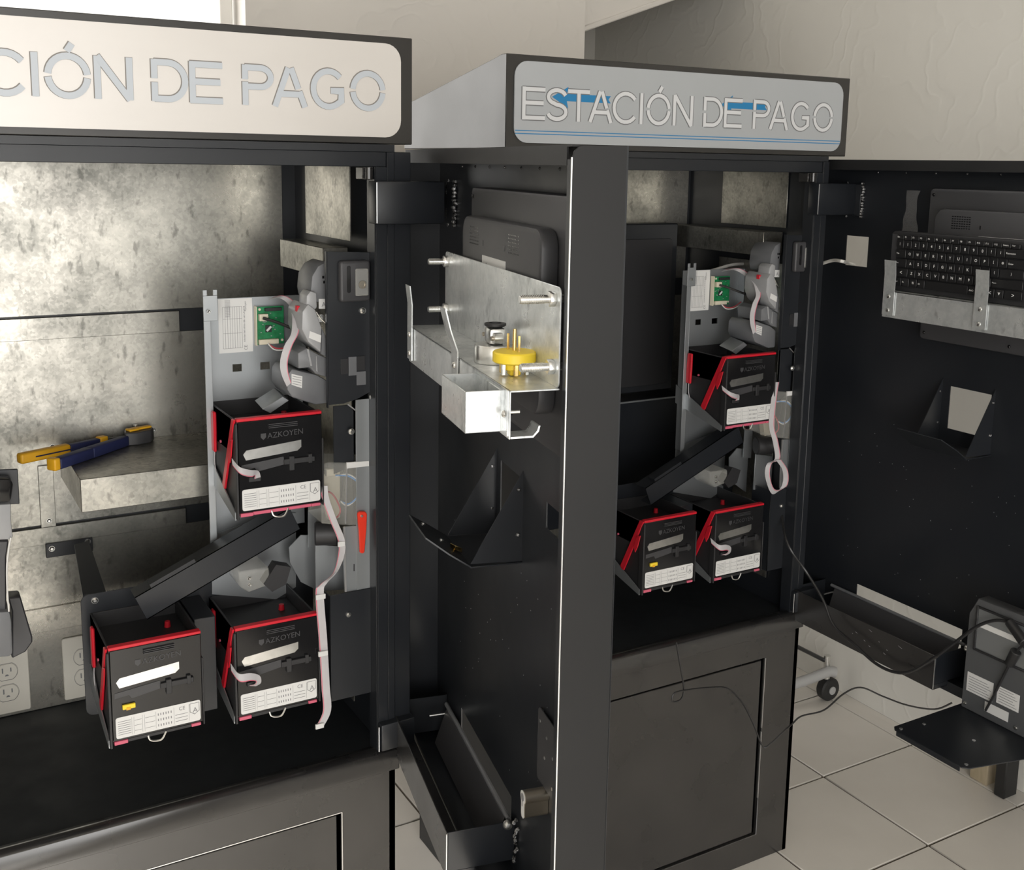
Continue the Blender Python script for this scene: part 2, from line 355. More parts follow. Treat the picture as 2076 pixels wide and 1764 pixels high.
# ------------------------------------------------------------------ frames: kiosk fronts and doors, from the camera solve
KA = Matrix.Translation((0.706, 1.528, 0)); KB = Matrix.Translation((1.724, 1.628, 0))
CA = KA; CB = Matrix.Translation((1.731, 1.634, 0))        # the coin chassis sits a little differently in the second cabinet
def L(px, py, Y):                                         # point seen in the left cabinet, at world depth Y, in cabinet coordinates
    p = on(px, py, 1, Y); return Vector((p.x-0.706, p.y-1.528, p.z))
def door_frame(lip, ang):                                 # local axes: x into the cabinet side (n), y from hinge to free edge (s)
    return Matrix.Translation(lip) @ Matrix.Rotation(R(180-ang), 4, 'Z')
a_ = R(12); OA = (0.715+0.057*math.cos(a_)+0.04*math.sin(a_), 1.505-0.057*math.sin(a_)+0.04*math.cos(a_), 0)
DA = door_frame(OA, 12); DB = door_frame((1.752, 1.615, 0), 0)
def D(F, px, py, n):                                      # point seen on a door, at distance n from its sheet
    I = F.inverted(); c = I @ CAM; d = I.to_3x3() @ ray(px, py); return c+d*((n-c.x)/d.x)

# ------------------------------------------------------------------ sign lettering (stencil strokes in a unit-high box)
def arc(cx, cy, rx, ry, a0, a1, n=14): return [(cx+rx*math.cos(R(a0+(a1-a0)*i/n)), cy+ry*math.sin(R(a0+(a1-a0)*i/n))) for i in range(n+1)]
def letter(ch):
    h = 0.065
    O = [arc(.5, .5, .5-h, .5-h*.7, 5, 175), arc(.5, .5, .5-h, .5-h*.7, 185, 355)]
    return {
        'E': [[(h, 0), (h, 1)], [(0, 1-h), (1, 1-h)], [(h, .52), (.93, .52)], [(0, h), (1, h)]],
        'S': [arc(.5, .735, .40, .21, 15, 270)[:-1]+arc(.5, .275, .42, .22, 90, -165)],
        'T': [[(0, 1-h), (1, 1-h)], [(.5, 1-h), (.5, 0)]],
        'A': [[(.04, 0), (.46, .98)], [(.54, .98), (.76, .46)], [(.79, .40), (.96, 0)], [(.22, .32), (.80, .32)]],
        'C': [arc(.53, .5, .47, .455, 38, 322, 20)],
        'I': [[(.5, 0), (.5, 1)]],
        'O': O, 'Q': O+[[(.50, 1.06), (.62, 1.24)]],
        'N': [[(h, 0), (h, 1)], [(h, 1), (1-h, 0)], [(1-h, 0), (1-h, 1)]],
        'D': [[(h, .545), (h, 1)], [(h, 0), (h, .455)], [(h, 1-h), (.45, 1-h)]+arc(.45, .5, .48, .435, 80, -80)+[(.45, h), (h, h)]],
        'P': [[(h, .64), (h, 1)], [(h, 0), (h, .58)], [(h, 1-h), (.55, 1-h)]+arc(.58, .70, .36, .235, 80, -80)+[(.55, .465), (h, .465)]],
        'G': [arc(.52, .5, .46, .455, 42, 300, 20)+[(.9, .2), (.9, .46), (.58, .46)]],
    }[ch]
LET = [('E',1060,1106),('S',1108,1152),('T',1152,1196),('A',1196,1242),('C',1243,1293),('I',1296,1307),('Q',1312,1361),('N',1366,1406),('D',1428,1467),('E',1470,1506),('P',1529,1562),('A',1563,1600),('G',1606,1644),('O',1651,1691)]
def stroke(g, pts, w, y, th):
    P = [Vector(p) for p in pts]; n = len(P); prev = None
    for i, p in enumerate(P):
        t = (P[min(i+1, n-1)]-P[max(i-1, 0)]).normalized(); q = Vector((-t.y, t.x))*w/2
        if 0 < i < n-1:
            t1 = (p-P[i-1]).normalized(); k = abs(t1.dot(t)); q = q/max(k, 0.6)
        rg = [g.bm.verts.new(v) for v in ((p.x-q.x, y, p.y-q.y), (p.x+q.x, y, p.y+q.y), (p.x+q.x, y+th, p.y+q.y), (p.x-q.x, y+th, p.y-q.y))]
        if prev:
            for k in range(4): g.bm.faces.new((prev[k], prev[(k+1)%4], rg[(k+1)%4], rg[k]))
        else: g.bm.faces.new(rg[::-1])
        prev = rg
    g.bm.faces.new(prev)

# ------------------------------------------------------------------ cabinet
def screw(g, c, r=0.0055, axis=(0, -1, 0), h=0.004):
    c, a = Vector(c), Vector(axis); g.cyl(c, c+a*h*0.5, r, r, 12); g.cyl(c+a*h*0.5, c+a*h, r*0.85, r*0.45, 12)
def cabinet(F, side, xr, label, sign_label):
    left = side == 'left'
    T = Thing('payment_kiosk', label, 'kiosk', F, (-0.40, 0.2, FZ))
    xl = -0.80-xr; D_ = 0.43
    T.part('side_panel', G().box(xr-0.012, xr, 0.0, D_, FZ, 1.515), 'black', 0.001)
    T.part('side_panel', G().box(xl, xl+0.012, 0.0, D_, FZ, 1.515), 'black', 0.001)
    T.part('back_panel', G().box(xl+0.012, xr-0.012, D_-0.01, D_, FZ, 1.515), 'black')
    T.part('top_panel', G().box(xl, xr, 0.0, D_, 1.515, 1.5255), 'black')
    T.part('compartment_floor', G().box(xl+0.012, xr-0.012, 0.006, D_-0.01, 0.538, 0.548), 'black_matt')
    g = G(); g.box(xr-0.030, xr-0.012, 0.0, 0.02, 0.55, 1.4926).box(xr-0.0325, xr-0.030, 0.0, 0.03, 0.55, 1.4926)
    T.part('door_jamb', g, 'black', 0.0008)
    T.part('hinge_post', G().box(xr, xr+(0.0275 if left else 0.006), 0.002, 0.07, 0.556, 1.515), 'black', 0.001)
    g = G(); g.box(xl+0.012, xl+0.035, 0.0, 0.02, 0.55, 1.4926); T.part('door_jamb', g, 'black', 0.0008)
    g = G(); g.box(xl+0.012, xr-0.012, 0.004, 0.03, 1.4926, 1.515); T.part('top_rail', g, 'black', 0.0008)
    # sill with a folded front lip
    g = G(); g.prism([(xl-0.004, -0.008, 0.5195), (xl-0.004, -0.008, 0.5545), (xl-0.004, 0.006, 0.5585), (xl-0.004, 0.03, 0.5485), (xl-0.004, 0.03, 0.5195)], (xr-xl+0.008, 0, 0))
    T.part('sill', g, 'black_gloss', 0.0012)
    # lower front: frame with a service door set into it
    px0, px1, pz0, pz1 = xl+0.093, xr-0.093, 0.053, 0.4665
    hs = [(px0, px1, pz0, pz1)]
    g = G(); g.grid(holes_cuts(xl, xr, hs, 0), holes_cuts(FZ, 0.5185, hs, 1), lambda u, v: not (px0 < u < px1 and pz0 < v < pz1), lambda u, v, k: (u, 0.010-k, v), 0.010)
    T.part('lower_frame', g, 'black_gloss', 0.0012)
    ld = T.part('service_door', G().box(px0+0.003, px1-0.0075, 0.005, 0.014, pz0+0.003, pz1-0.0060), 'black_gloss', 0.0012)
    for q0, q1 in ((0.305, pz1-0.001), (0.14, 0.296)): T.part('gap_edge_highlight', G().box(px1-0.0014, px1+0.0002, -0.0004, 0.003, q0, q1), 'edge', parent=ld)  # edge highlight round the gap, put in as bright strips
    if left: T.part('gap_edge_highlight', G().box(px0, px1, -0.0004, 0.003, pz1-0.0010, pz1+0.0004), 'edge', parent=ld)
    # sign box: wedge that falls towards the back
    prof = [(0, 1.5262), (0, 1.6815), (0.018, 1.6815), (0.035, 1.678), (0.41, 1.612), (0.41, 1.5262)]
    hd = T.part('sign_box', G().prism([(-0.80, y, z) for y, z in prof], (0.80, 0, 0)), 'black_header', 0.0012)
    for s_ in (-1,):
        pass
    face = G(); face.prism([(x, -0.0004, z) for x, z in rrect(-0.785, -0.0195, 1.5360, 1.6712, 0.025)], (0, -0.0022, 0))
    T.part('sign_face', face, 'sign_white' if left else 'sign_grey', parent=hd, label=sign_label)
    yf = -0.0026
    def lx(px): return on(px, 225, 1, 1.623).x-1.724
    if not left:
        for (tip, hb, tl, zc, zt, zb) in ((1120, 1153, 1239, 1.6145, 1.6325, 1.5965), (1463, 1486, 1556, 1.6165, 1.6345, 1.5995)):
            a, b, c = lx(tip), lx(hb), lx(tl); sh = 0.0062; g = G()
            g.prism([(a, yf, zc), (b, yf, zt), (b-0.003, yf, zc+sh), (c, yf, zc+sh), (c-0.005, yf, zc), (c, yf, zc-sh), (b-0.003, yf, zc-sh), (b, yf, zb)], (0, -0.0003, 0))
            T.part('arrow_print', g, 'sign_blue', parent=hd, label='blue arrow pointing left')
        for k in (0, 1): T.part('blue_line', G().box(-0.783, -0.0215, yf-0.0003, yf, 1.5505+k*0.005, 1.5520+k*0.005), 'sign_blue', parent=hd, label='thin blue line')
    for ch, p0, p1 in LET:
        x0, x1 = lx(p0), lx(p1); z0, hh = 1.5745, 0.0545
        if ch == 'I': x0 -= 0.02; x1 += 0.02
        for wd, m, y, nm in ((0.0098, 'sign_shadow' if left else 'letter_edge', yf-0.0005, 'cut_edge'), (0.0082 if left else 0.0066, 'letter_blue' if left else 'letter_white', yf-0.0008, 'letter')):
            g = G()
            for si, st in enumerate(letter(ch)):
                ox, oz = (-0.0005, 0.0006) if nm == 'cut_edge' and left else (0, 0)  # on the left sign the offset paints shade at the cut's upper left
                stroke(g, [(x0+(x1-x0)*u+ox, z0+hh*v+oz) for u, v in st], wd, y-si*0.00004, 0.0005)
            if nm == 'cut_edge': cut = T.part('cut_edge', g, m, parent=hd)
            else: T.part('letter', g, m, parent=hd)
    # liners: galvanised sheets with rails between them
    lx0, lx1, by = xl+0.018, -0.066, 0.4175
    T.part('back_liner', G().box(lx0, lx1, by, by+0.002, 1.2395, 1.50), 'galv', 0.0005)
    T.part('back_liner', G().box(lx0, lx1, by, by+0.002, 0.880, 1.1995), 'galv', 0.0005)
    T.part('back_liner', G().box(lx0, lx1, by, by+0.002, 0.549, 0.8465), 'galv', 0.0005)
    for z0, z1 in ((1.1995, 1.2395), (0.8465, 0.880)):
        g = G(); g.box(lx0, -0.258, by-0.006, by-0.004, z0+0.001, z1-0.004).box(lx0, -0.258, by-0.006, by+0.006, z1-0.005, z1-0.003).box(lx0, -0.258, by-0.006, by+0.004, z0+0.0005, z0+0.002)
        T.part('back_rail', g, 'galv', 0.0005)
    T.part('skirting_strip', G().box(lx0, lx1, by-0.004, by-0.0005, 0.690, 0.733), 'galv', 0.0005)
    T.part('side_liner', G().box(-0.0635, -0.0615, 0.094, 0.30, 1.376, 1.4925), 'galv', 0.0004)
    T.part('side_liner', G().box(-0.0635, -0.0615, 0.094, 0.30, 0.60, 1.30), 'galv', 0.0004)
    if left: T.part('side_bracket_beam', G().box(-0.106, -0.064, 0.102, 0.312, 1.319, 1.366), 'galv', 0.001)
    else: T.part('side_bracket_beam', G().box(-0.118, -0.064, 0.10, 0.40, 1.318, 1.368), 'galv', 0.001)
    # door hinge arms welded to the jamb
    for z0, z1 in ((1.408, 1.472), (0.560, 0.606)):
        g = G()
        if z0 < 1: g.prism([(xr-0.030, -0.014, z0), (xr+0.030, -0.012, z0), (xr+0.030, 0.010, z0), (xr-0.030, 0.016, z0)], (0, 0, z1-z0))
        elif left: g.prism([(xr-0.035, -0.012, z0), (xr+0.075, -0.020, z0), (xr+0.075, 0.006, z0), (xr-0.035, 0.020, z0)], (0, 0, z1-z0))
        else: g.prism([(xr-0.035, -0.014, z0), (xr+0.070, -0.014, z0), (xr+0.070, 0.010, z0), (xr-0.035, 0.016, z0)], (0, 0, z1-z0))
        ar = T.part('hinge_arm', g, 'black', 0.003, seg=2)
        g = G(); x = xr-0.034; g.tube([(x, -0.0125, z0+0.002), (x, -0.0125, (z0+z1)/2), (x, -0.0125, z1-0.002)], 0.0010, 6)
        T.part('worn_edge', g, 'edge', parent=ar)
    g = G(); g.box(xr-0.05, xr-0.033, 0.004, 0.03, 1.474, 1.492).cyl((xr-0.042, -0.002, 1.474), (xr-0.042, -0.002, 1.4925), 0.006)
    T.part('hinge_pin', g, 'black_gloss', 0.001)
    # equipment shelf folded out of sheet, on the back liner
    if not left: return T
    g = G(); y1 = by-0.0005; f0, f1, q0, q1 = -0.464, -0.16, 0.9605, 1.013
    g.box(f0, f1, 0.200, y1, q1-0.0015, q1).box(f0, f1, 0.200, 0.2015, q0, q1).box(f0, f0+0.0015, 0.200, y1, q0, q1).box(f1-0.0015, f1, 0.200, y1, q0, q1)
    T.part('back_shelf', g, 'galv', 0.0008)
    g = G(); g.box(-0.50, -0.476, by-0.004, by-0.001, 0.872, 0.985); st = T.part('strap', g, 'galv', 0.0006)
    g = G()
    for c in ((-0.487, by-0.004, 0.888), (-0.475, by-0.0005, 1.016), (-0.308, by-0.0005, 1.026)): screw(g, c, 0.0042)
    T.part('screw', g, 'steel', parent=st)
    return T
TA = cabinet(KA, 'left', -0.029, 'tall black payment kiosk with pale sign and galvanised inside, nearest on the left', 'pale sign reading ESTACIÓN DE PAGO in cut-out letters')
TB = cabinet(KB, 'right', -0.047, 'tall black payment kiosk under the grey sign with blue arrows', 'grey sign reading ESTACIÓN DE PAGO with blue arrows')

# outlets on the left cabinet's back liner
def outlet(x0, z0, label):
    T = Thing('wall_outlet', label, 'outlet', KA, (x0+0.035, 0.4165, z0), 'outlets on the back liner')
    y = 0.4165
    T.part('cover_plate', G().prism([(x, y, z) for x, z in rrect(x0, x0+0.070, z0, z0+0.114, 0.003, 2)], (0, -0.005, 0)), 'outlet', 0.0012)
    for k in (0, 1):
        c = (x0+0.035, y-0.005, z0+0.038+k*0.038); g = G()
        g.prism([(c[0]+0.0165*math.cos(t), c[1], c[2]+max(-0.0142, min(0.0142, 0.0165*math.sin(t)))) for t in [2*math.pi*i/24 for i in range(24)]], (0, -0.0015, 0))
        f = T.part('receptacle', g, 'outlet', 0.0004)
        g = G(); yy = c[1]-0.0016
        g.box(c[0]-0.0075, c[0]-0.0055, yy-0.0003, yy, c[2]-0.001, c[2]+0.008).box(c[0]+0.0055, c[0]+0.0075, yy-0.0003, yy, c[2], c[2]+0.007)
        g.prism([(c[0]+0.003*math.cos(t), yy, c[2]-0.007+0.003*math.sin(t)) for t in [math.pi*i/8 for i in range(9)]], (0, -0.0003, 0))
        ring = [(c[0]+0.0175*math.cos(t), yy+0.0014, c[2]+max(-0.0150, min(0.0150, 0.0175*math.sin(t)))) for t in [2*math.pi*i/24 for i in range(25)]]
        g.tube(ring, 0.0004, 4, smooth=False)
        T.part('slots', g, 'letter_edge', parent=f)
outlet(-0.602, 0.556, 'almond duplex outlet cut off by the left edge of the picture')
outlet(-0.4775, 0.557, 'almond duplex outlet partly behind the black hopper plate')

# ------------------------------------------------------------------ coin chassis, built from the left cabinet and repeated in the right
def px_prism(g, pts, Yf, Yb):
    P = [L(x, y, Yf) for x, y in pts]; g.prism(P, (0, Yb-Yf, 0)); return g
def chassis(F, side):
    w = 'in the %s kiosk' % side
    T = Thing('coin_mechanism_chassis', 'grey and black sheet metal chassis carrying the coin units %s' % w, 'chassis', F, (-0.2, 0.17, 0.64), 'coin chassis of the kiosks')
    yb = 0.172
    # galvanised upright plate with folded left edge and slotted ear
    hs = [(-0.233, -0.218, 1.167, 1.179), (-0.188, -0.172, 1.167, 1.179)]
    g = G(); g.grid(holes_cuts(-0.272, -0.118, hs, 0), holes_cuts(0.90, 1.285, hs, 1), lambda u, v: not any(h[0] < u < h[1] and h[2] < v < h[3] for h in hs), lambda u, v, k: (u, yb+k, v), 0.0015)
    up_ = T.part('upright_plate', g, 'plate')
    T.part('left_flange', G().box(-0.284, -0.2735, yb-0.030, yb-0.0285, 0.90, 1.255).box(-0.2740, -0.2728, yb-0.030, yb, 0.90, 1.255).box(-0.284, -0.262, yb-0.030, yb-0.0285, 1.255, 1.294).box(-0.284, -0.2775, yb-0.030, yb-0.0285, 1.294, 1.303).box(-0.2685, -0.262, yb-0.030, yb-0.0285, 1.294, 1.303), 'plate', 0.0004)
    T.part('right_return', G().box(-0.119, -0.1175, yb-0.02, yb, 1.16, 1.285), 'plate')
    g = G(); screw(g, L(423, 632, 1.665), 0.003); T.part('screw', g, 'steel')
    # printed data sticker on the plate
    lab = T.part('data_sticker', G().box(-0.2535, -0.1995, yb-0.0008, yb-0.0001, 1.198, 1.284), 'paper')
    g = G(); y = yb-0.0009; dzl = 0.009
    for i in range(9): g.box(-0.246+i*0.0038, -0.2456+i*0.0038, y-0.0002, y, 1.196, 1.262)
    for zz in (1.196, 1.220, 1.243, 1.262): g.box(-0.246, -0.2152, y-0.0002, y, zz, zz+0.0004)
    for i in range(26): g.box(-0.213+random.random()*0.001, -0.2105, y-0.0002, y, 1.206+i*0.0022, 1.207+i*0.0022)
    for i in range(20): g.box(-0.242, -0.2335, y-0.0002, y, 1.246+i*0.0014, 1.2464+i*0.0014)
    write(g, 'CE', (-0.2075, y-0.0001, 1.192), (0, 0, 1), (-1, 0, 0), 0.005)
    write(g, 'Azkoyen', (-0.207, y-0.0001, 1.254), (0, 0, 1), (-1, 0, 0), 0.0042, 0.016)
    bmesh.ops.translate(g.bm, verts=g.bm.verts, vec=(-0.001, 0, dzl))
    T.part('sticker_print', g, 'print', parent=lab)
    # black front plates around the coin entry
    yf = 0.022
    T.part('coin_plate', G().prism([(x, yf, z) for x, z in ((-0.1285, 1.133), (-0.1285, 1.367), (-0.0545, 1.364), (-0.0545, 1.150), (-0.083, 1.138), (-0.105, 1.133))], (0, 0.0018, 0)), 'black', 0.0004)
    T.part('plate_edge', G().box(-0.1302, -0.1288, yf+0.0005, yf+0.007, 1.128, 1.367), 'black')
    T.part('side_strip', G().box(-0.0835, -0.0545, yf+0.004, yf+0.0055, 0.826, 1.136), 'plate', 0.0004)
    g = G(); g.prism([(-0.118, yf+0.010, 1.128), (-0.094, yf+0.010, 1.128), (-0.0845, yf+0.010, 1.118), (-0.0845, yf+0.010, 1.03), (-0.118, yf+0.010, 1.02)], (0, 0.0015, 0)); T.part('guide_plate', g, 'black', 0.0004)
    T.part('guide_edge', G().obox((-0.0885, yf+0.009, 1.124), (0.0065, 0, -0.0055), (0, 0.001, 0), (0.0006, 0, 0.0007)), 'edge')
    g = G()
    for q in ((735, 630), (755, 805), (712, 875)):
        p = L(*q, 1.549); screw(g, (p.x, yf, p.z), 0.0052)
    T.part('screw', g, 'steel')
    # coin entry bezel
    bz = T.part('coin_bezel', G().prism([(x, yf, z) for x, z in rrect(-0.113, -0.064, 1.291, 1.353, 0.005, 3)], (0, -0.012, 0)), 'charcoal', 0.004, seg=3)
    T.part('coin_slot', G().prism([(x, yf-0.0122, z) for x, z in rrect(-0.1025, -0.0965, 1.305, 1.346, 0.0028, 3)], (0, -0.0004, 0)), 'plastic', parent=bz)
    bt = T.part('return_button', G().box(-0.0895, -0.0685, yf-0.0150, yf-0.0121, 1.300, 1.341), 'clear', 0.002, parent=bz)
    T.part('return_inset', G().box(-0.088, -0.070, yf-0.0128, yf-0.0121, 1.302, 1.339), 'grey', parent=bz)
    T.part('key_ring', G().lathe((-0.079, yf-0.0155, 1.317), [(0.0062, 0), (0.0062, -0.0012), (0.0040, -0.0012), (0.0040, -0.0004)], 'y', 16), 'nickel', parent=bz)
    # stepped opening in the plate, with the grey flap behind it shown as its own piece
    T.part('flap_grey', G().box(-0.0965, -0.0835, yf-0.0012, yf-0.0002, 1.176, 1.205).box(-0.0835, -0.0685, yf-0.0012, yf-0.0002, 1.160, 1.181), 'grey')
    T.part('flap_dark', G().box(-0.1095, -0.0970, yf-0.0012, yf-0.0002, 1.179, 1.203).box(-0.0830, -0.0700, yf-0.0014, yf-0.0002, 1.183, 1.205), 'plastic_matt')
    # lower black plates: wide rear one holding two hoppers and a narrow front one on the right
    T.part('hopper_plate', G().prism([(x, yb, z) for x, z in rrect(-0.476, -0.105, 0.640, 0.838, 0.012, 4)], (0, 0.002, 0)), 'black', 0.0004)
    T.part('hopper_front_plate', G().box(-0.131, -0.0585, yf+0.002, yf+0.004, 0.6475, 0.826).box(-0.131, -0.129, yf+0.002, yf+0.06, 0.6475, 0.826), 'black', 0.0005)
    g = G(); p = L(706, 1246, 1.552); screw(g, (p.x, yf+0.002, p.z), 0.004); p = L(192, 1217, 1.70); screw(g, (p.x, yb, p.z), 0.0052); T.part('screw', g, 'steel')
    if side == 'left':
        ar = T.part('support_arm', G().prism([L(150, 1104, 1.90), L(180, 1096, 1.90), L(215, 1200, 1.705), L(168, 1206, 1.705)], (0, 0, -0.004)), 'black', 0.0006)
        g = G(); p = L(93, 1107, 1.935); q = L(187, 1085, 1.935); g.box(p.x, q.x, p.y, p.y+0.008, p.z-0.022, p.z+0.003); T.part('arm_foot', g, 'black', 0.0006, parent=ar)
        g = G(); screw(g, (p.x+0.009, p.y, p.z-0.006), 0.005); screw(g, (q.x-0.008, p.y, p.z-0.003), 0.005); T.part('screw', g, 'steel', parent=ar)
    # rear grey guide plates behind the lower right hopper
    g = G(); px_prism(g, [(430, 1085), (560, 1040), (600, 1040), (600, 1190), (560, 1215), (430, 1205)], 1.696, 1.698); T.part('rear_guide_plate', g, 'plate')
    g = G(); px_prism(g, [(586, 1110), (610, 1085), (650, 1085), (650, 1200), (610, 1180), (588, 1140)], 1.652, 1.654); px_prism(g, [(625, 1035), (652, 1030), (652, 1110), (625, 1110)], 1.64, 1.642); T.part('router_plate', g, 'plate')
    # diagonal coin chute
    a, b = L(598, 1052, 1.62), L(286, 1234, 1.62); ax = (b-a).normalized(); nx = Vector((-ax.z, 0, ax.x)); nx = nx if nx.z > 0 else -nx
    g = G(); hw = 0.021
    g.prism([a+nx*hw, b+nx*hw, b-nx*hw, a-nx*hw], (0, 0.0015, 0))
    g.prism([a+nx*hw, b+nx*hw, b+nx*(hw-0.0015), a+nx*(hw-0.0015)], (0, 0.035, 0)); g.prism([a-nx*hw, b-nx*hw, b-nx*(hw-0.0015), a-nx*(hw-0.0015)], (0, 0.035, 0))
    ch = T.part('coin_chute', g, 'black')
    g = G(); m_ = a.lerp(b, 0.62)+nx*(hw+0.006); m2 = a.lerp(b, 0.9)+nx*(hw+0.006); g.prism([m_, m2, m2-nx*0.006, m_-nx*0.006], (0, 0.02, 0)); T.part('chute_lid', g, 'black', parent=ch)
    T.part('spacer_box', G().box(-0.3285, -0.2960, 0.078, yb-0.001, 0.652, 0.806), 'black', 0.001)
    # smoky coin cup with two screws over the lower right hopper
    g = G(); px_prism(g, [(484, 1160), (545, 1150), (550, 1185), (505, 1202), (486, 1190)], 1.60, 1.66); cup = T.part('coin_cup', g, 'clear', 0.002)
    g = G(); screw(g, L(505, 1172, 1.60)+Vector((0, -0.0005, 0)), 0.003); screw(g, L(506, 1185, 1.60)+Vector((0, -0.0005, 0)), 0.003); T.part('screw', g, 'steel', parent=cup)
    g = G(); px_prism(g, [(535, 1185), (560, 1145), (590, 1150), (580, 1185), (552, 1200)], 1.598, 1.62); T.part('cup_spout', g, 'plastic_matt', parent=cup)
    return T
def validator(F, side):
    T = Thing('coin_validator', 'grey moulded coin validator behind the coin slot %s' % ('in the left kiosk' if side == 'left' else 'in the right kiosk'), 'coin validator', F, (-0.15, 0.06, 1.14), 'coin validators')
    g = G(); px_prism(g, [(630, 590), (633, 560), (645, 540), (664, 530), (664, 615), (635, 612)], 1.576, 1.64); hd = T.part('upper_housing', g, 'grey', 0.002, seg=2)
    g = G()
    for q in ((655, 562), (660, 562), (657, 572)): 
        p = L(*q, 1.576); g.box(p.x-0.0015, p.x+0.0015, p.y-0.0004, p.y, p.z-0.002, p.z+0.002)
    T.part('vent', g, 'plastic', parent=hd)
    g = G(); px_prism(g, [(622, 600), (630, 590), (642, 594), (643, 624), (634, 632), (621, 618)], 1.566, 1.60); T.part('side_knob', g, 'lightgrey', 0.002, seg=2)
    # tilted faceted shell
    g = G(); A = [(613, 632), (625, 616), (640, 628), (653, 665), (651, 716), (625, 694), (612, 668)]
    px_prism(g, A, 1.562, 1.63); T.part('tilted_shell', g, 'lightgrey', 0.003, seg=2)
    g = G(); px_prism(g, [(653, 665), (664, 690), (664, 725), (651, 718)], 1.566, 1.62); T.part('shell_facet', g, 'grey', 0.0008)
    p = L(628, 672, 1.5615); q = L(651, 694, 1.5615)
    T.part('sticker', G().prism([L(628, 671, 1.5617), L(651, 680, 1.5617), L(650, 695, 1.5617), L(626, 685, 1.5617)], (0, -0.0004, 0)), 'paper')
    T.part('maker_sticker', G().prism([L(646, 606, 1.5752), L(664, 606, 1.5752), L(664, 626, 1.5752), L(646, 626, 1.5752)], (0, -0.0004, 0)), 'paper')
    g = G(); write(g, 'A', L(652, 622, 1.5745), (1, 0, 0), (0, 0, 1), 0.007); T.part('sticker_print', g, 'print')
    g = G(); p0 = L(645, 640, 1.57); g.lathe(p0+Vector((0.004, -0.002, -0.004)), [(0.006, 0.006), (0.006, 0), (0.002, 0), (0.002, -0.003)], 'y', 12); g.tube([L(641, 632, 1.566), L(650, 645, 1.566), L(660, 655, 1.566)], 0.0012); T.part('spring_latch', g, 'steel')
    # lower curved housing and motor block
    g = G(); px_prism(g, [(604, 716), (622, 706), (648, 720), (664, 726), (664, 765), (640, 758), (628, 745), (605, 748)], 1.568, 1.64); T.part('lower_housing', g, 'grey', 0.002, seg=2)
    g = G(); px_prism(g, [(622, 708), (626, 708), (633, 742), (629, 742)], 1.5665, 1.5675); px_prism(g, [(641, 722), (642, 722), (644, 755), (641, 752)], 1.5665, 1.5675); T.part('housing_rib', g, 'lightgrey')
    g = G(); px_prism(g, [(583, 760), (592, 748), (642, 760), (664, 772), (664, 818), (640, 821), (592, 806), (582, 790)], 1.572, 1.65); mb = T.part('motor_block', g, 'grey', 0.003, seg=2)
    T.part('sticker', G().prism([L(591, 758, 1.5717), L(613, 763, 1.5717), L(612, 787, 1.5717), L(591, 780, 1.5717)], (0, -0.0004, 0)), 'paper', parent=mb)
    g = G()
    for i in range(4): g.prism([L(593, 762+i*5, 1.571), L(611, 766+i*5, 1.571), L(611, 767+i*5, 1.571), L(593, 763+i*5, 1.571)], (0, -0.0001, 0))
    T.part('sticker_print', g, 'print', parent=mb)
    T.part('red_clip', G().prism([L(602, 620, 1.585), L(613, 621, 1.585), L(613, 634, 1.585), L(602, 633, 1.585)], (0, 0.01, 0)), 'red', 0.001)
    if side == 'right': T.part('black_column', G().prism([L(603, 634, 1.586), L(613, 634, 1.586), L(612, 700, 1.586), L(601, 700, 1.586)], (0, 0.01, 0)), 'plastic_matt', 0.001)
def board(F, side):
    w = 'left' if side == 'left' else 'right'
    T = Thing('circuit_board', 'small green circuit board on the grey plate %s' % ('in the left kiosk' if side == 'left' else 'in the right kiosk'), 'circuit board', F, (-0.17, 0.165, 1.20), 'green circuit boards')
    x0, x1, z0, z1, y = -0.1955, -0.1505, 1.2090, 1.2700, 0.163
    T.part('board', G().box(x0, x1, y, y+0.0016, z0, z1), 'pcb', 0.0003)
    T.part('board_edge', G().box(x0-0.0012, x0, y-0.003, y+0.008, z0-0.001, z1+0.001), 'cream')
    T.part('plug', G().box(x0+0.003, x0+0.017, y-0.008, y, z1-0.022, z1-0.011), 'cream', 0.0006)
    T.part('plug', G().box(x0+0.002, x0+0.034, y-0.007, y, z0+0.001, z0+0.009), 'cream', 0.0006)
    T.part('header', G().box(x0+0.013, x0+0.040, y-0.006, y, z1-0.007, z1-0.002), 'plastic_matt', 0.0004)
    T.part('chip', G().box(x0+0.014, x0+0.024, y-0.002, y, z0+0.020, z0+0.031), 'plastic_matt', 0.0003)
    T.part('chip_label', G().obox((x0+0.0195, y-0.0022, z0+0.0255), (0.0035, 0, 0.0035), (0, 0.0002, 0), (-0.0012, 0, 0.0012)), 'paper')
    g = G()
    for i in range(16):
        cx, cz = x0+0.004+random.random()*0.034, z0+0.010+random.random()*0.045; g.box(cx, cx+0.002, y-0.0012, y, cz, cz+0.0012)
    T.part('components', g, 'lightgrey', kind='stuff')
    g = G()
    for c in ((x0+0.005, z1-0.004), (x1-0.004, z0+0.006)): g.cyl((c[0], y-0.002, c[1]), (c[0], y+0.008, c[1]), 0.002)
    T.part('standoff', g, 'cream')
    # wires leaving the board
    def tb(nm, pts, r, m): T.part(nm, G().tube([L(*p) for p in pts], r), m)
    tb('black_lead', [(533, 645, 1.68), (560, 653, 1.67), (590, 665, 1.655), (612, 675, 1.64), (618, 690, 1.64)], 0.0024, 'blackwire')
    tb('red_lead', [(545, 698, 1.68), (560, 706, 1.675), (580, 704, 1.67), (598, 690, 1.66)], 0.0011, 'redwire')
    tb('white_lead', [(543, 696, 1.68), (557, 709, 1.675), (580, 708, 1.67), (598, 697, 1.66)], 0.0011, 'whitewire')
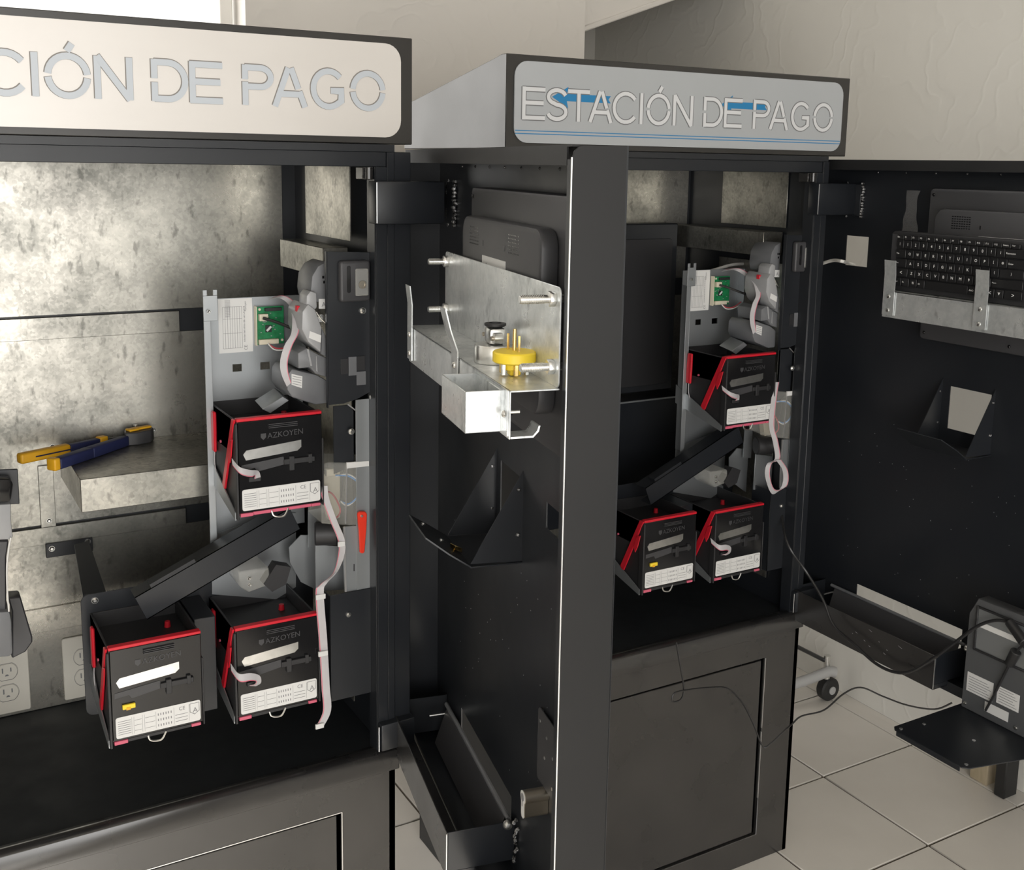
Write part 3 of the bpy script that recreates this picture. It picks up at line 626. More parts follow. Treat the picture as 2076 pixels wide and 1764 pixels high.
def ribbon_cable(F, label, pts, wv, group=None, name='ribbon_cable', stripe=0.44, extra=None):
    b = pts[-1]
    T = Thing(name, label, 'ribbon cable', F, b, group)
    T.part('flat_cable', G().ribbon(pts, wv), 'ribbon')
    T.part('stripe', G().ribbon(pts, wv, th=0.0012, off=stripe, frac=0.10), 'ribbon_red')
    if extra: extra(T)
    return T

# ------------------------------------------------------------------ coin hopper
HW, HD, HH = 0.131, 0.150, 0.143
def hopper(F, side, org, which, cable):
    o = Vector(org)
    names = {'U': 'upper black and red coin hopper', 'LL': 'lower left black and red coin hopper', 'LR': 'lower right black and red coin hopper'}
    T = Thing('coin_hopper', '%s in the %s kiosk' % (names[which], side), 'coin hopper', F, o+Vector((HW/2, HD/2, 0)), 'coin hoppers')
    def B(x0, x1, y0, y1, z0, z1, g=None): return (g or G()).box(o.x+x0, o.x+x1, o.y+y0, o.y+y1, o.z+z0, o.z+z1)
    def Pv(x, y, z): return o+Vector((x, y, z))
    # lower mechanism body and open bowl above
    T.part('mechanism_body', G().prism([Pv(0.006, y, z) for y, z in ((0.013, 0.006), (0.013, 0.085), (0.142, 0.085), (0.142, 0.055), (0.075, 0.006))], (HW-0.012, 0, 0)), 'plastic_matt', 0.001)
    g = G(); t = 0.003
    B(0, t, 0.012, HD, 0.085, 0.139, g); B(HW-t, HW, 0.012, HD, 0.085, 0.139, g); B(t, HW-t, HD-t, HD, 0.085, 0.139, g); B(t, HW-t, 0.012, 0.012+t, 0.085, 0.139, g); B(t, HW-t, 0.012+t, HD-t, 0.112, 0.115, g)
    T.part('bowl', g, 'plastic_matt', 0.0006)
    g = G()
    for (x, y) in ((0.012, 0.009), (HW-0.012, 0.009)): g.cyl(Pv(x, y, 0.137), Pv(x, y, 0.1415), 0.0022, n=8)
    T.part('stud', g, 'steel')
    T.part('latch_knob', G().cyl(Pv(HW*0.80, 0.100, 0.115), Pv(HW*0.80, 0.100, 0.124), 0.0050, 0.0040, n=12), 'red')
    # glossy front cover with window, grip and raised maker's mark
    fc = T.part('front_cover', B(0.0, HW, 0.0, 0.012, -0.002, 0.1375), 'plastic', 0.0012)
    T.part('cover_post', B(-0.003, 0.0005, -0.004, 0.010, -0.010, 0.136), 'plastic_matt', 0.0006)
    T.part('cover_post', B(HW-0.0005, HW+0.002, -0.002, 0.010, -0.006, 0.10), 'plastic_matt', 0.0006)
    T.part('window_strip', G().prism([Pv(x, -0.0002, z) for x, z in ((0.009, 0.088), (0.014, 0.094), (0.098, 0.101), (0.098, 0.090), (0.092, 0.085), (0.013, 0.079))], (0, -0.0006, 0)), 'steel', parent=fc)
    T.part('lower_window', G().prism([Pv(x, -0.0002, z) for x, z in ((0.006, 0.072), (0.070, 0.078), (0.072, 0.066), (0.030, 0.060), (0.026, 0.066), (0.006, 0.064))], (0, -0.0005, 0)), 'charcoal', parent=fc)
    g = G()
    for k in range(3): B(0.048, 0.092, -0.003, 0.0, 0.1245+k*0.0026, 0.1255+k*0.0026, g)
    T.part('grip', g, 'charcoal', parent=fc)
    g = G(); write(g, 'AZKOYEN', Pv(0.046, -0.0006, 0.1085), (1, 0, 0.03), (0, 0, 1), 0.0085, 0.055)
    g.prism([Pv(x, -0.0003, z) for x, z in ((0.036, 0.117), (0.044, 0.117), (0.044, 0.111), (0.040, 0.107), (0.036, 0.111))], (0, -0.0003, 0))
    T.part('raised_lettering', g, 'charcoal', parent=fc)
    if which != 'U' or True:
        g = G(); B(0.070, 0.118, -0.004, -0.0002, 0.066, 0.074, g); B(0.078, 0.086, -0.0045, -0.0002, 0.056, 0.078, g); B(0.108, 0.114, -0.0045, -0.0002, 0.064, 0.078, g)
        T.part('cover_clip', g, 'plastic_matt', 0.0006, parent=fc)
    # data label and its print
    lab = T.part('data_label', G().prism([Pv(x, -0.0003, z) for x, z in rrect(0.006, HW-0.004, 0.002, 0.0345, 0.003, 2)], (0, -0.0006, 0)), 'paper', parent=fc)
    g = G()
    for x in (0.028, 0.031, 0.043, 0.046, 0.062, 0.088, 0.110): B(x, x+0.0003, -0.0012, -0.0010, 0.005, 0.031, g)
    for i in range(7): B(0.009, 0.027, -0.0012, -0.0010, 0.0075+i*0.0033, 0.0081+i*0.0033, g)
    for i in range(3): B(0.032, 0.042, -0.0012, -0.0010, 0.009+i*0.008, 0.0094+i*0.008, g); B(0.047, 0.061, -0.0012, -0.0010, 0.009+i*0.008, 0.0094+i*0.008, g); B(0.090, 0.108, -0.0012, -0.0010, 0.008+i*0.005, 0.0086+i*0.005, g)
    for j in range(3):
        for i in range(6): B(0.065+i*0.0037, 0.0662+i*0.0037, -0.0012, -0.0010, 0.007+j*0.0085, 0.0105+j*0.0085, g)
    write(g, 'CE', Pv(0.0955, -0.0012, 0.0245), (1, 0, 0), (0, 0, 1), 0.0055)
    write(g, 'A', Pv(0.1155, -0.0012, 0.0165), (1, 0, 0), (0, 0, 1), 0.0075)
    g.tube([Pv(x, -0.0011, z) for x, z in ((0.1115, 0.031), (0.125, 0.031), (0.125, 0.018), (0.1183, 0.0135), (0.1115, 0.018), (0.1115, 0.031))], 0.0004, 4, smooth=False)
    T.part('label_print', g, 'print', parent=fc)
    # red trim: top front edge, and the slanting arm on the left side
    T.part('red_top_edge', B(0.0, HW, -0.001, 0.010, 0.1378, 0.1425), 'red', 0.0008)
    T.part('red_side_arm', G().prism([Pv(-0.0045, y, z) for y, z in ((-0.002, 0.142), (0.010, 0.142), (0.070, 0.028), (0.064, 0.022), (0.058, 0.022))], (0.0035, 0, 0)), 'red', 0.0006)
    T.part('red_side_catch', G().prism([Pv(-0.006, y, z) for y, z in ((0.004, 0.112), (0.016, 0.108), (0.026, 0.082), (0.020, 0.072), (0.012, 0.086))], (0.002, 0, 0)), 'red', 0.0006)
    T.part('side_cheek', G().prism([Pv(0.0, y, z) for y, z in ((0.0, 0.0), (0.0, 0.138), (HD, 0.138), (HD, 0.060), (0.075, 0.0))], (0.003, 0, 0)), 'plastic_matt', 0.0006)
    # red rear lever with its thin lead
    T.part('rear_lever', G().prism([Pv(-0.006, y, z) for y, z in ((0.104, 0.132), (0.118, 0.132), (0.120, 0.100), (0.120, 0.068), (0.106, 0.068), (0.104, 0.10))], (0.005, 0, 0)), 'red', 0.0015)
    T.part('lever_lead', G().tube([Pv(-0.003, 0.113, 0.069), Pv(-0.004, 0.110, 0.045), Pv(-0.002, 0.095, 0.02)], 0.0008), 'ribbon')
    T.part('side_button', G().cyl(Pv(-0.002, 0.085, 0.090), Pv(0.001, 0.085, 0.090), 0.0022, n=8), 'pink')
    # zinc side bracket, pink feet and pull ring
    T.part('side_bracket', G().prism([Pv(-0.004, y, z) for y, z in ((HD+0.004, 0.058), (HD+0.004, 0.018), (0.004, -0.012), (0.004, 0.0))], (0.0015, 0, 0)), 'plate')
    T.part('foot', B(0.003, 0.022, -0.002, 0.008, -0.007, -0.0015), 'pink', 0.0006)
    T.part('foot', B(HW-0.018, HW-0.004, -0.002, 0.008, -0.006, -0.0015), 'pink', 0.0006)
    T.part('base_rail', B(0.022, HW-0.018, 0.0, 0.006, -0.0065, -0.0015), 'pink' if which == 'U' else 'plastic_matt', 0.0006)
    T.part('pull_ring', G().tube([Pv(x, -0.001, z) for x, z in ((0.050, -0.003), (0.053, -0.011), (0.062, -0.0145), (0.070, -0.0135), (0.076, -0.003))], 0.0014, 6), 'steel')
    T.part('cable_socket', B(0.016, 0.034, -0.004, -0.0002, 0.046, 0.053), 'yellow' if not cable else 'plastic_matt', 0.0006, parent=fc)
    if cable:
        if cable == 'short':
            pts = [Pv(-0.006, 0.004, 0.078), Pv(0.001, -0.012, 0.068), Pv(0.016, -0.013, 0.062), Pv(0.026, -0.008, 0.060), Pv(0.029, -0.003, 0.050)]
            wv = [(0, 0.004, 0.010), (0, 0.004, 0.010), (0, 0.003, 0.010), (0.006, 0, 0.006), (0.010, 0, 0.001)]
        else:
            pts = [Pv(-0.006, 0.004, 0.080), Pv(0.001, -0.014, 0.070), Pv(0.018, -0.016, 0.068), Pv(0.029, -0.014, 0.062), Pv(0.030, -0.010, 0.052), Pv(0.024, -0.004, 0.047)]
            wv = [(0, 0.004, 0.011), (0, 0.004, 0.011), (0.001, 0.003, 0.011), (0.006, 0, 0.008), (0.010, 0, 0.001), (0.010, 0, -0.003)]
        ca = T.part('ribbon_lead', G().ribbon(pts, wv), 'ribbon')
        T.part('stripe', G().ribbon(pts, wv, th=0.0012, off=-0.44, frac=0.11), 'ribbon_red', parent=ca)
    else:
        T.part('socket_latch', B(0.021, 0.027, -0.0046, -0.003, 0.045, 0.049), 'amber', parent=fc)
    return T
HOP = {'U': (0.4345-0.706, 0.022, 0.983), 'LL': (0.2425-0.706, 0.022, 0.669), 'LR': (0.4245-0.706, 0.022, 0.661)}
def router(F, side):
    w = 'in the %s kiosk' % side
    T = Thing('coin_router', 'smoky clear coin router with blue and white wires %s' % w, 'coin router', F, (-0.1, 0.06, 0.93), 'coin routers')
    g = G(); px_prism(g, [(652, 945), (665, 938), (752, 940), (750, 1062), (740, 1068), (652, 1062)], 1.556, 1.62); T.part('clear_housing', g, 'clear', 0.002)
    g = G(); px_prism(g, [(703, 938), (748, 935), (748, 945), (703, 950)], 1.553, 1.556); T.part('top_lip', g, 'paper')
    g = G(); px_prism(g, [(655, 960), (690, 955), (690, 1050), (668, 1056), (655, 1000)], 1.60, 1.615); T.part('inner_carrier', g, 'cream', 0.001)
    g = G(); px_prism(g, [(662, 952), (683, 950), (684, 964), (662, 967)], 1.575, 1.585); T.part('wire_plug', g, 'cream', 0.001)
    def tb(nm, pts, r, m): T.part(nm, G().tube([L(*p) for p in pts], r), m)
    tb('blue_wire', [(680, 964, 1.57), (705, 965, 1.562), (722, 975, 1.56), (729, 990, 1.56), (722, 1010, 1.56), (706, 1022, 1.565), (690, 1016, 1.575)], 0.0014, 'bluewire')
    tb('white_wire', [(680, 966, 1.57), (706, 962, 1.562), (726, 975, 1.56), (731, 990, 1.56), (725, 1008, 1.56), (704, 1025, 1.565), (686, 1012, 1.575)], 0.0012, 'whitewire')
    tb('red_wire', [(660, 996, 1.575), (672, 1000, 1.57), (683, 1015, 1.566), (690, 1035, 1.566), (684, 1048, 1.57), (676, 1050, 1.575)], 0.0013, 'redwire')
    tb('black_wire', [(693, 950, 1.57), (694, 985, 1.566), (689, 1018, 1.57)], 0.0009, 'blackwire')
    g = G(); px_prism(g, [(703, 940), (705, 940), (702, 1062), (700, 1062)], 1.5535, 1.5555); T.part('bright_rib', g, 'edge')
    # red lever on the strip, pivot screw
    lv = T.part('red_lever', G().prism([L(x, y, 1.551) for x, y in ((723, 1040), (727, 1036), (739, 1036), (742, 1041), (741, 1070), (737, 1118), (733, 1121), (728, 1119), (726, 1075))], (0, -0.005, 0)), 'lever_red', 0.001)
    g = G(); screw(g, L(733, 1046, 1.546), 0.0022); T.part('screw', g, 'steel', parent=lv)
    # motor drum and lower plates
    g = G(); p = L(652, 1080, 1.60); g.cyl(p+Vector((-0.012, 0, 0)), p+Vector((0.022, -0.012, 0)), 0.019, n=20); T.part('motor_drum', g, 'plastic_matt', 0.002)
    g = G(); px_prism(g, [(640, 1105), (700, 1108), (700, 1195), (640, 1200)], 1.60, 1.602); px_prism(g, [(697, 1068), (750, 1064), (752, 1195), (700, 1200)], 1.556, 1.558); T.part('lower_plate', g, 'plate', 0.0003)
    g = G(); px_prism(g, [(696, 1070), (700, 1068), (703, 1200), (699, 1200)], 1.553, 1.556); T.part('plate_edge', g, 'edge')
    g = G(); px_prism(g, [(717, 1144), (719, 1144), (719, 1158), (717, 1158)], 1.5552, 1.556); T.part('slot', g, 'plastic_matt')
for F, side in ((CA, 'left'), (CB, 'right')):
    chassis(F, side); validator(F, side); board(F, side); router(F, side)
    hopper(F, side, HOP['U'], 'U', 'short')
    hopper(F, side, HOP['LL'], 'LL', None)
    hopper(F, side, HOP['LR'], 'LR', 'long')
    zx = (0.004, -0.003, 0)
    ribbon_cable(F, 'grey ribbon cable looping from the circuit board %s' % ('in the left kiosk' if side == 'left' else 'in the right kiosk'),
        [L(*p) for p in ((550, 605, 1.69), (570, 602, 1.66), (590, 614, 1.64), (600, 640, 1.60), (598, 675, 1.58), (585, 700, 1.575), (576, 730, 1.572), (577, 755, 1.57), (586, 780, 1.57))],
        [(0.006, -0.006, 0.004), (0.006, -0.006, 0.004), (0.008, -0.005, 0.004), (0.011, -0.004, 0.002), (0.011, -0.003, 0.002), (0.011, -0.003, -0.001), (0.011, -0.003, 0), (0.010, -0.003, 0.002), (0.006, -0.003, 0.006)], 'ribbon cables of the circuit boards')
    T = Thing('ejector_chute_tongue', 'small tilted metal tongue over the upper hopper in the %s kiosk' % side, 'metal tongue', F, L(555, 825, 1.62), 'tongues over the upper hoppers')
    T.part('tongue', G().prism([L(532, 830, 1.60), L(573, 804, 1.60), L(586, 812, 1.60), L(548, 838, 1.60)], (0, 0.04, 0.006)), 'plate', 0.0005)
# ribbon cables that differ between the two kiosks
def clips(pts, F):
    def f(T):
        for p, wv in pts: T.part('clip', G().obox(p, Vector(wv)*0.62, (0, 0.0016, 0), (0, 0, 0.004)), 'paper', 0.0004)
    return f
P = [L(*p) for p in ((657, 985, 1.55), (660, 1010, 1.548), (676, 1055, 1.545), (692, 1095, 1.545), (692, 1125, 1.545), (680, 1160, 1.545), (655, 1185, 1.545), (648, 1205, 1.545), (655, 1300, 1.546), (660, 1390, 1.546), (663, 1440, 1.546), (650, 1470, 1.546))]
ribbon_cable(CA, 'long grey ribbon cable with red edge hanging down the right side of the left kiosk', P,
    [(0.010, -0.004, 0)]*4+[(0.007, -0.008, 0)]+[(0.006, -0.006, 0.006)]+[(0.011, -0.004, 0.003)]+[(0.0125, -0.003, 0)]*4+[(0.010, -0.003, -0.004)], stripe=-0.42,
    extra=clips([(L(692, 1103, 1.543), (0.009, 0, 0)), (L(650, 1210, 1.543), (0.0125, 0, 0)), (L(655, 1325, 1.543), (0.0125, 0, 0)), (L(648, 1472, 1.544), (0.011, 0, 0))], CA))
def LB(px, py, Y):
    p = on(px, py, 1, Y); return CB.inverted() @ p
P = [LB(*p) for p in ((1574, 775, 1.66), (1570, 800, 1.655), (1564, 860, 1.65), (1572, 895, 1.645), (1576, 930, 1.64), (1560, 940, 1.64), (1556, 965, 1.64), (1568, 997, 1.64), (1590, 985, 1.638), (1592, 955, 1.636), (1578, 932, 1.636))]
ribbon_cable(CB, 'grey ribbon cable with red edge looped beside the red lever in the right kiosk', P, [(0.011, -0.004, 0)]*5+[(0.008, -0.006, 0.002)]+[(0.010, -0.004, 0)]+[(0.004, -0.004, 0.010)]+[(0.011, -0.004, 0)]*3, stripe=0.42)

# ------------------------------------------------------------------ cabinet doors, standing open
Z0, Z1, S0, S1, NL = 0.528, 1.5195, -0.058, 0.657, 0.057
def door(F, side, label):
    T = Thing('kiosk_door', label, 'door', F, (0, 0.3, Z0), 'open kiosk doors')
    hs = [(0.262, 0.352, 1.0135, 1.096), (0.0705, 0.334, 0.585, 0.632), (-0.0215, 0.0375, 1.3028, 1.3645)]
    if side == 'left': hs[2] = (0.449, 0.53, 1.060, 1.0935)
    us, vs = holes_cuts(S0-0.03, S1, hs, 0), holes_cuts(Z0, Z1, hs, 1)
    keep = lambda u, v: not any(h[0] < u < h[1] and h[2] < v < h[3] for h in hs)
    g = G(); g.grid(us, vs, keep, lambda u, v, k: (k-0.0018, u, v), 0.0018); pn = T.part('door_sheet', g, 'black')
    # free edge: folded flange with a rounded upper corner and a bright strip painting in lip wear and highlight
    prof = [(-0.0018, Z0), (-0.0018, Z1), (NL-0.012, Z1)]+[(NL-0.012+0.012*math.sin(R(t)), Z1-0.012+0.012*math.cos(R(t))) for t in (30, 60, 90)]+[(NL, Z0)]
    T.part('free_edge_flange', G().prism([(x, S1, z) for x, z in prof], (0, -0.0018, 0)), 'black_satin', 0.0005)
    T.part('worn_lip_highlight', G().box(NL-0.0002, NL+0.0010, S1-0.0018, S1-0.0002, Z0+0.004, Z1-0.012), 'edge')
    T.part('free_edge_return', G().box(NL-0.0018, NL, S1-0.014, S1-0.002, Z0, Z1-0.014), 'black')
    # top fold with a downturned lip, spot welds along it
    T.part('top_fold', G().box(0.0, NL, S0-0.03, S1-0.0018, Z1-0.0018, Z1), 'black_satin')
    T.part('top_lip', G().box(NL-0.0018, NL, S0-0.03, S1-0.016, Z1-0.020, Z1-0.0018), 'black_satin')
    g = G()
    for k in range(8): g.cyl((0.0, 0.05+k*0.07, Z1-0.024), (0.0015, 0.05+k*0.07, Z1-0.024), 0.0022, 0.001, 8)
    T.part('spot_weld', g, 'weld', kind='stuff')
    T.part('hinge_fold', G().box(0.0, NL, S0-0.032, S0-0.030, Z0, Z1), 'black'); T.part('hinge_lip', G().box(NL-0.0018, NL, S0-0.030, S0-0.008, Z0, Z1-0.02), 'black')
    T.part('bottom_fold', G().box(0.0, NL, S0-0.03, S1-0.0018, Z0, Z0+0.0018), 'black')
    T.part('bottom_lip', G().box(NL-0.0018, NL, S0-0.008, S1-0.016, Z0+0.0018, Z0+0.020), 'black')
    # lower coin tray with end cap
    ts0, ts1, tn, tz = -0.018, 0.354, 0.098, 0.608
    g = G(); g.box(tn-0.002, tn, ts0, ts1, Z0+0.012, tz).box(NL+0.001, tn-0.002, ts0, ts1, Z0+0.012, Z0+0.014)
    tr = T.part('return_tray', g, 'black_gloss', 0.0006)
    T.part('tray_end_cap', G().box(0.001, tn-0.002, ts1-0.002, ts1, Z0+0.022, tz).box(NL+0.001, tn-0.002, ts1-0.002, ts1, Z0-0.10 if False else Z0+0.012, Z0+0.022), 'black', 0.0004, parent=tr)
    T.part('tray_end_cap', G().box(0.001, tn-0.002, ts0, ts0+0.002, Z0+0.022, tz+0.004), 'black', 0.0004, parent=tr)
    T.part('worn_corner', G().box(tn-0.0005, tn+0.0006, ts1-0.0006, ts1+0.0006, Z0+0.014, tz-0.002), 'edge', parent=tr)
    if side == 'right':
        g = G()
        for i in range(9):
            s, z = random.uniform(0.14, 0.27), random.uniform(0.565, 0.602); l = random.uniform(0.002, 0.010)
            g.prism([(tn+0.0002, s, z), (tn+0.0002, s+l, z-l*0.25), (tn+0.0002, s+l, z-l*0.25-0.0010), (tn+0.0002, s+l*0.3, z-0.0016)], (0.0002, 0, 0))
        T.part('paint_scuffs', g, 'lightgrey', parent=tr, kind='stuff')
    # hanging flap on a rod over the tray slot
    fl = T.part('tray_flap', G().prism([(0.010, s, z) for s, z in ((0.02, 0.606), (0.338, 0.606))]+[(0.030, s, z) for s, z in ((0.338, 0.548), (0.02, 0.548))], (0.0015, 0, 0.0005)), 'charcoal', 0.0004)
    T.part('flap_rod', G().cyl((0.0085, 0.008, 0.6085), (0.0085, 0.348, 0.6085), 0.0034, n=10), 'grey', parent=fl)
    T.part('flap_pin', G().cyl((0.004, 0.018, 0.597), (0.040, 0.018, 0.597), 0.0018, n=8), 'steel', parent=fl)
    T.part('flap_bolt', G().lathe((0.012, 0.3545, 0.606), [(0.007, 0), (0.007, 0.003), (0.0045, 0.007), (0.001, 0.008)], 'y', 14), 'steel', parent=fl)
    g = G()
    for i in range(12):
        c = (0.002+random.random()*0.006, 0.362+random.random()*0.012, 0.56+i*0.0052); g.lathe(c, [(0.0005, -0.003), (0.003, -0.001), (0.0025, 0.002), (0.0004, 0.0035)], 'z', 6)
    T.part('weld_bead', g, 'weld', kind='stuff')
    # refund chute: two triangular cheeks, a floor and an outward flap
    for s in (0.243, 0.360):
        ck = T.part('chute_cheek', G().prism([(0.0, s, 1.108), (0.0, s, 0.985), (0.070, s, 0.988)], (0, 0.0015 if s < 0.3 else -0.0015, 0)), 'black')
        g = G()
        for z in (1.083, 1.022): g.lathe((0.006, s+(0.0005 if s > 0.3 else -0.0005), z), [(0.0002, -0.003), (0.003, -0.0015), (0.003, 0.0015), (0.0002, 0.003)], 'z', 8)
        T.part('weld_spot', g, 'weld', parent=ck, kind='stuff')
    T.part('chute_floor', G().box(0.0, 0.071, 0.240, 0.363, 0.983, 0.985), 'black', 0.0004)
    cf = T.part('chute_flap', G().prism([(0.071, 0.240, 0.984), (0.071, 0.363, 0.984), (0.100, 0.363, 1.004), (0.128, 0.350, 1.024), (0.128, 0.252, 1.024), (0.100, 0.240, 1.004)], (-0.0012, 0, 0.0015)), 'black')
    g = G(); g.cyl((0.110, 0.262, 1.0135), (0.109, 0.262, 1.0150), 0.003, n=8).cyl((0.094, 0.300, 1.0020), (0.093, 0.300, 1.0035), 0.003, n=8); T.part('flap_rivet', g, 'steel', parent=cf, kind='stuff')
    if side == 'left': T.part('brass_clip', G().obox((0.078, 0.318, 0.996), (0.006, 0.004, 0.004), (-0.002, 0.006, 0), (0.0, 0.0, 0.003)).cyl((0.080, 0.318, 0.996), (0.092, 0.345, 0.996), 0.0012), 'brass', 0.0005, parent=cf)
    # hinge landing plates with rough welds
    for zc in (1.4385,):
        hp = T.part('hinge_plate', G().box(0.0002, 0.006, -0.022, 0.014, zc-0.032, zc+0.032), 'black', 0.0006)
        for s, k in ((0.0165, 1.0), (-0.024, 0.5)):
            g = G()
            for i in range(13): g.lathe((0.002+random.random()*0.003, s+random.uniform(-0.0015, 0.0015), zc-0.034+i*0.0056), [(0.0004, -0.0035), (0.0034*k+0.0006, -0.001), (0.003*k+0.0006, 0.002), (0.0004, 0.004)], 'z', 6)
            T.part('weld_bead', g, 'weld', parent=hp, kind='stuff')
    if side == 'left':
        # strike plate with screw holes, and the cylinder lock
        sp = T.part('strike_plate', G().prism([(0.003, s, z) for s, z in ((0.449, 0.730), (0.449, 0.822), (0.454, 0.827), (0.60, 0.827), (0.60, 0.730))], (0.002, 0, 0)), 'charcoal', 0.0005)
        g = G()
        for s, z in ((0.457, 0.810), (0.482, 0.800), (0.476, 0.770), (0.505, 0.785), (0.505, 0.745)): g.cyl((0.0048, s, z), (0.0054, s, z), 0.0022, n=8)
        T.part('plate_hole', g, 'steel', parent=sp, kind='stuff')
        lp = [(0.476+0.0085*math.cos(R(t)), 0.722+0.0085*math.sin(R(t))) for t in range(-50, 231, 20)]+[(0.471, 0.698), (0.473, 0.6945), (0.479, 0.6945), (0.481, 0.698)]
        lk = T.part('lock_cylinder', G().prism([(0.0, s, z) for s, z in lp], (0.032, 0, 0)), 'nickel', 0.0006)
        T.part('key_face', G().prism([(0.0322, s*1.0, z) for s, z in lp], (0.0006, 0, 0)), 'paper', parent=lk)
        g = G(); g.cyl((0.033, 0.476, 0.722), (0.0334, 0.476, 0.722), 0.005, n=14).box(0.033, 0.0336, 0.4755, 0.4765, 0.710, 0.726); T.part('keyway', g, 'print', parent=lk)
        T.part('lock_hole', G().lathe((0.0, 0.466, 0.748), [(0.013, 0.0), (0.013, 0.001), (0.011, 0.001), (0.011, 0.0004)], 'x', 18), 'plastic', parent=lk)
    g = G()
    for i in range(60):
        s, z = random.uniform(0.02, 0.60), random.uniform(0.66, 1.0); g.box(0.0001, 0.0003, s, s+0.0012, z, z+0.0012)
    T.part('paint_specks', g, 'edge', kind='stuff')
    return T
door(DA, 'left', 'open black kiosk door seen edge-on with the metal bracket and yellow plug on it')
door(DB, 'right', 'open black kiosk door on the right with the keyboard on its inside')

def screen(F, side):
    T = Thing('touch_screen', 'black back of a flat screen on the %s' % ('open door with the yellow plug' if side == 'left' else 'open door behind the keyboard'), 'screen', F, (0.001, 0.4, 1.18), 'screens on the kiosk doors')
    b = T.part('rear_frame', G().prism([(0.001, s, z) for s, z in rrect(0.205, 0.600, 1.182, 1.468, 0.008, 3)], (0.029, 0, 0)), 'charcoal', 0.003, seg=2)
    c = T.part('rear_cover', G().prism([(0.0302, s, z) for s, z in rrect(0.236, 0.555, 1.225, 1.432, 0.022, 5)], (0.021, 0, 0)), 'charcoal', 0.004, seg=2)
    g = G(); y = 0.0513
    for s0 in (0.275, 0.440):
        for i in range(8):
            for j in range(6): g.box(y, y+0.0003, s0+i*0.0052, s0+0.0034+i*0.0052, 1.418-j*0.0042, 1.4195-j*0.0042)
    g.box(y, y+0.0004, 0.335, 0.337, 1.398, 1.405).box(y, y+0.0004, 0.425, 0.427, 1.398, 1.405)
    T.part('vent_slots', g, 'plastic', parent=c, kind='stuff')
    lb = T.part('white_sticker', G().box(0.0513, 0.0518, 0.334, 0.431, 1.335, 1.3862), 'paper', parent=c)
    g = G()
    for k in range(4): g.box(0.0519, 0.0520, 0.362, 0.362+0.035+0.01*(k % 2), 1.372-k*0.008, 1.3735-k*0.008)
    g.lathe((0.0519, 0.353, 1.374), [(0.004, 0), (0.004, 0.0001)], 'x', 12); T.part('sticker_print', g, 'print', parent=c)
    g = G()
    for s, z in ((0.214, 1.456), (0.590, 1.448), (0.216, 1.195), (0.40, 1.195)): screw(g, (0.0302, s, z), 0.0028, (1, 0, 0), 0.002)
    T.part('screw', g, 'plastic', parent=b)
for F, s_ in ((DA, 'left'), (DB, 'right')): screen(F, s_)

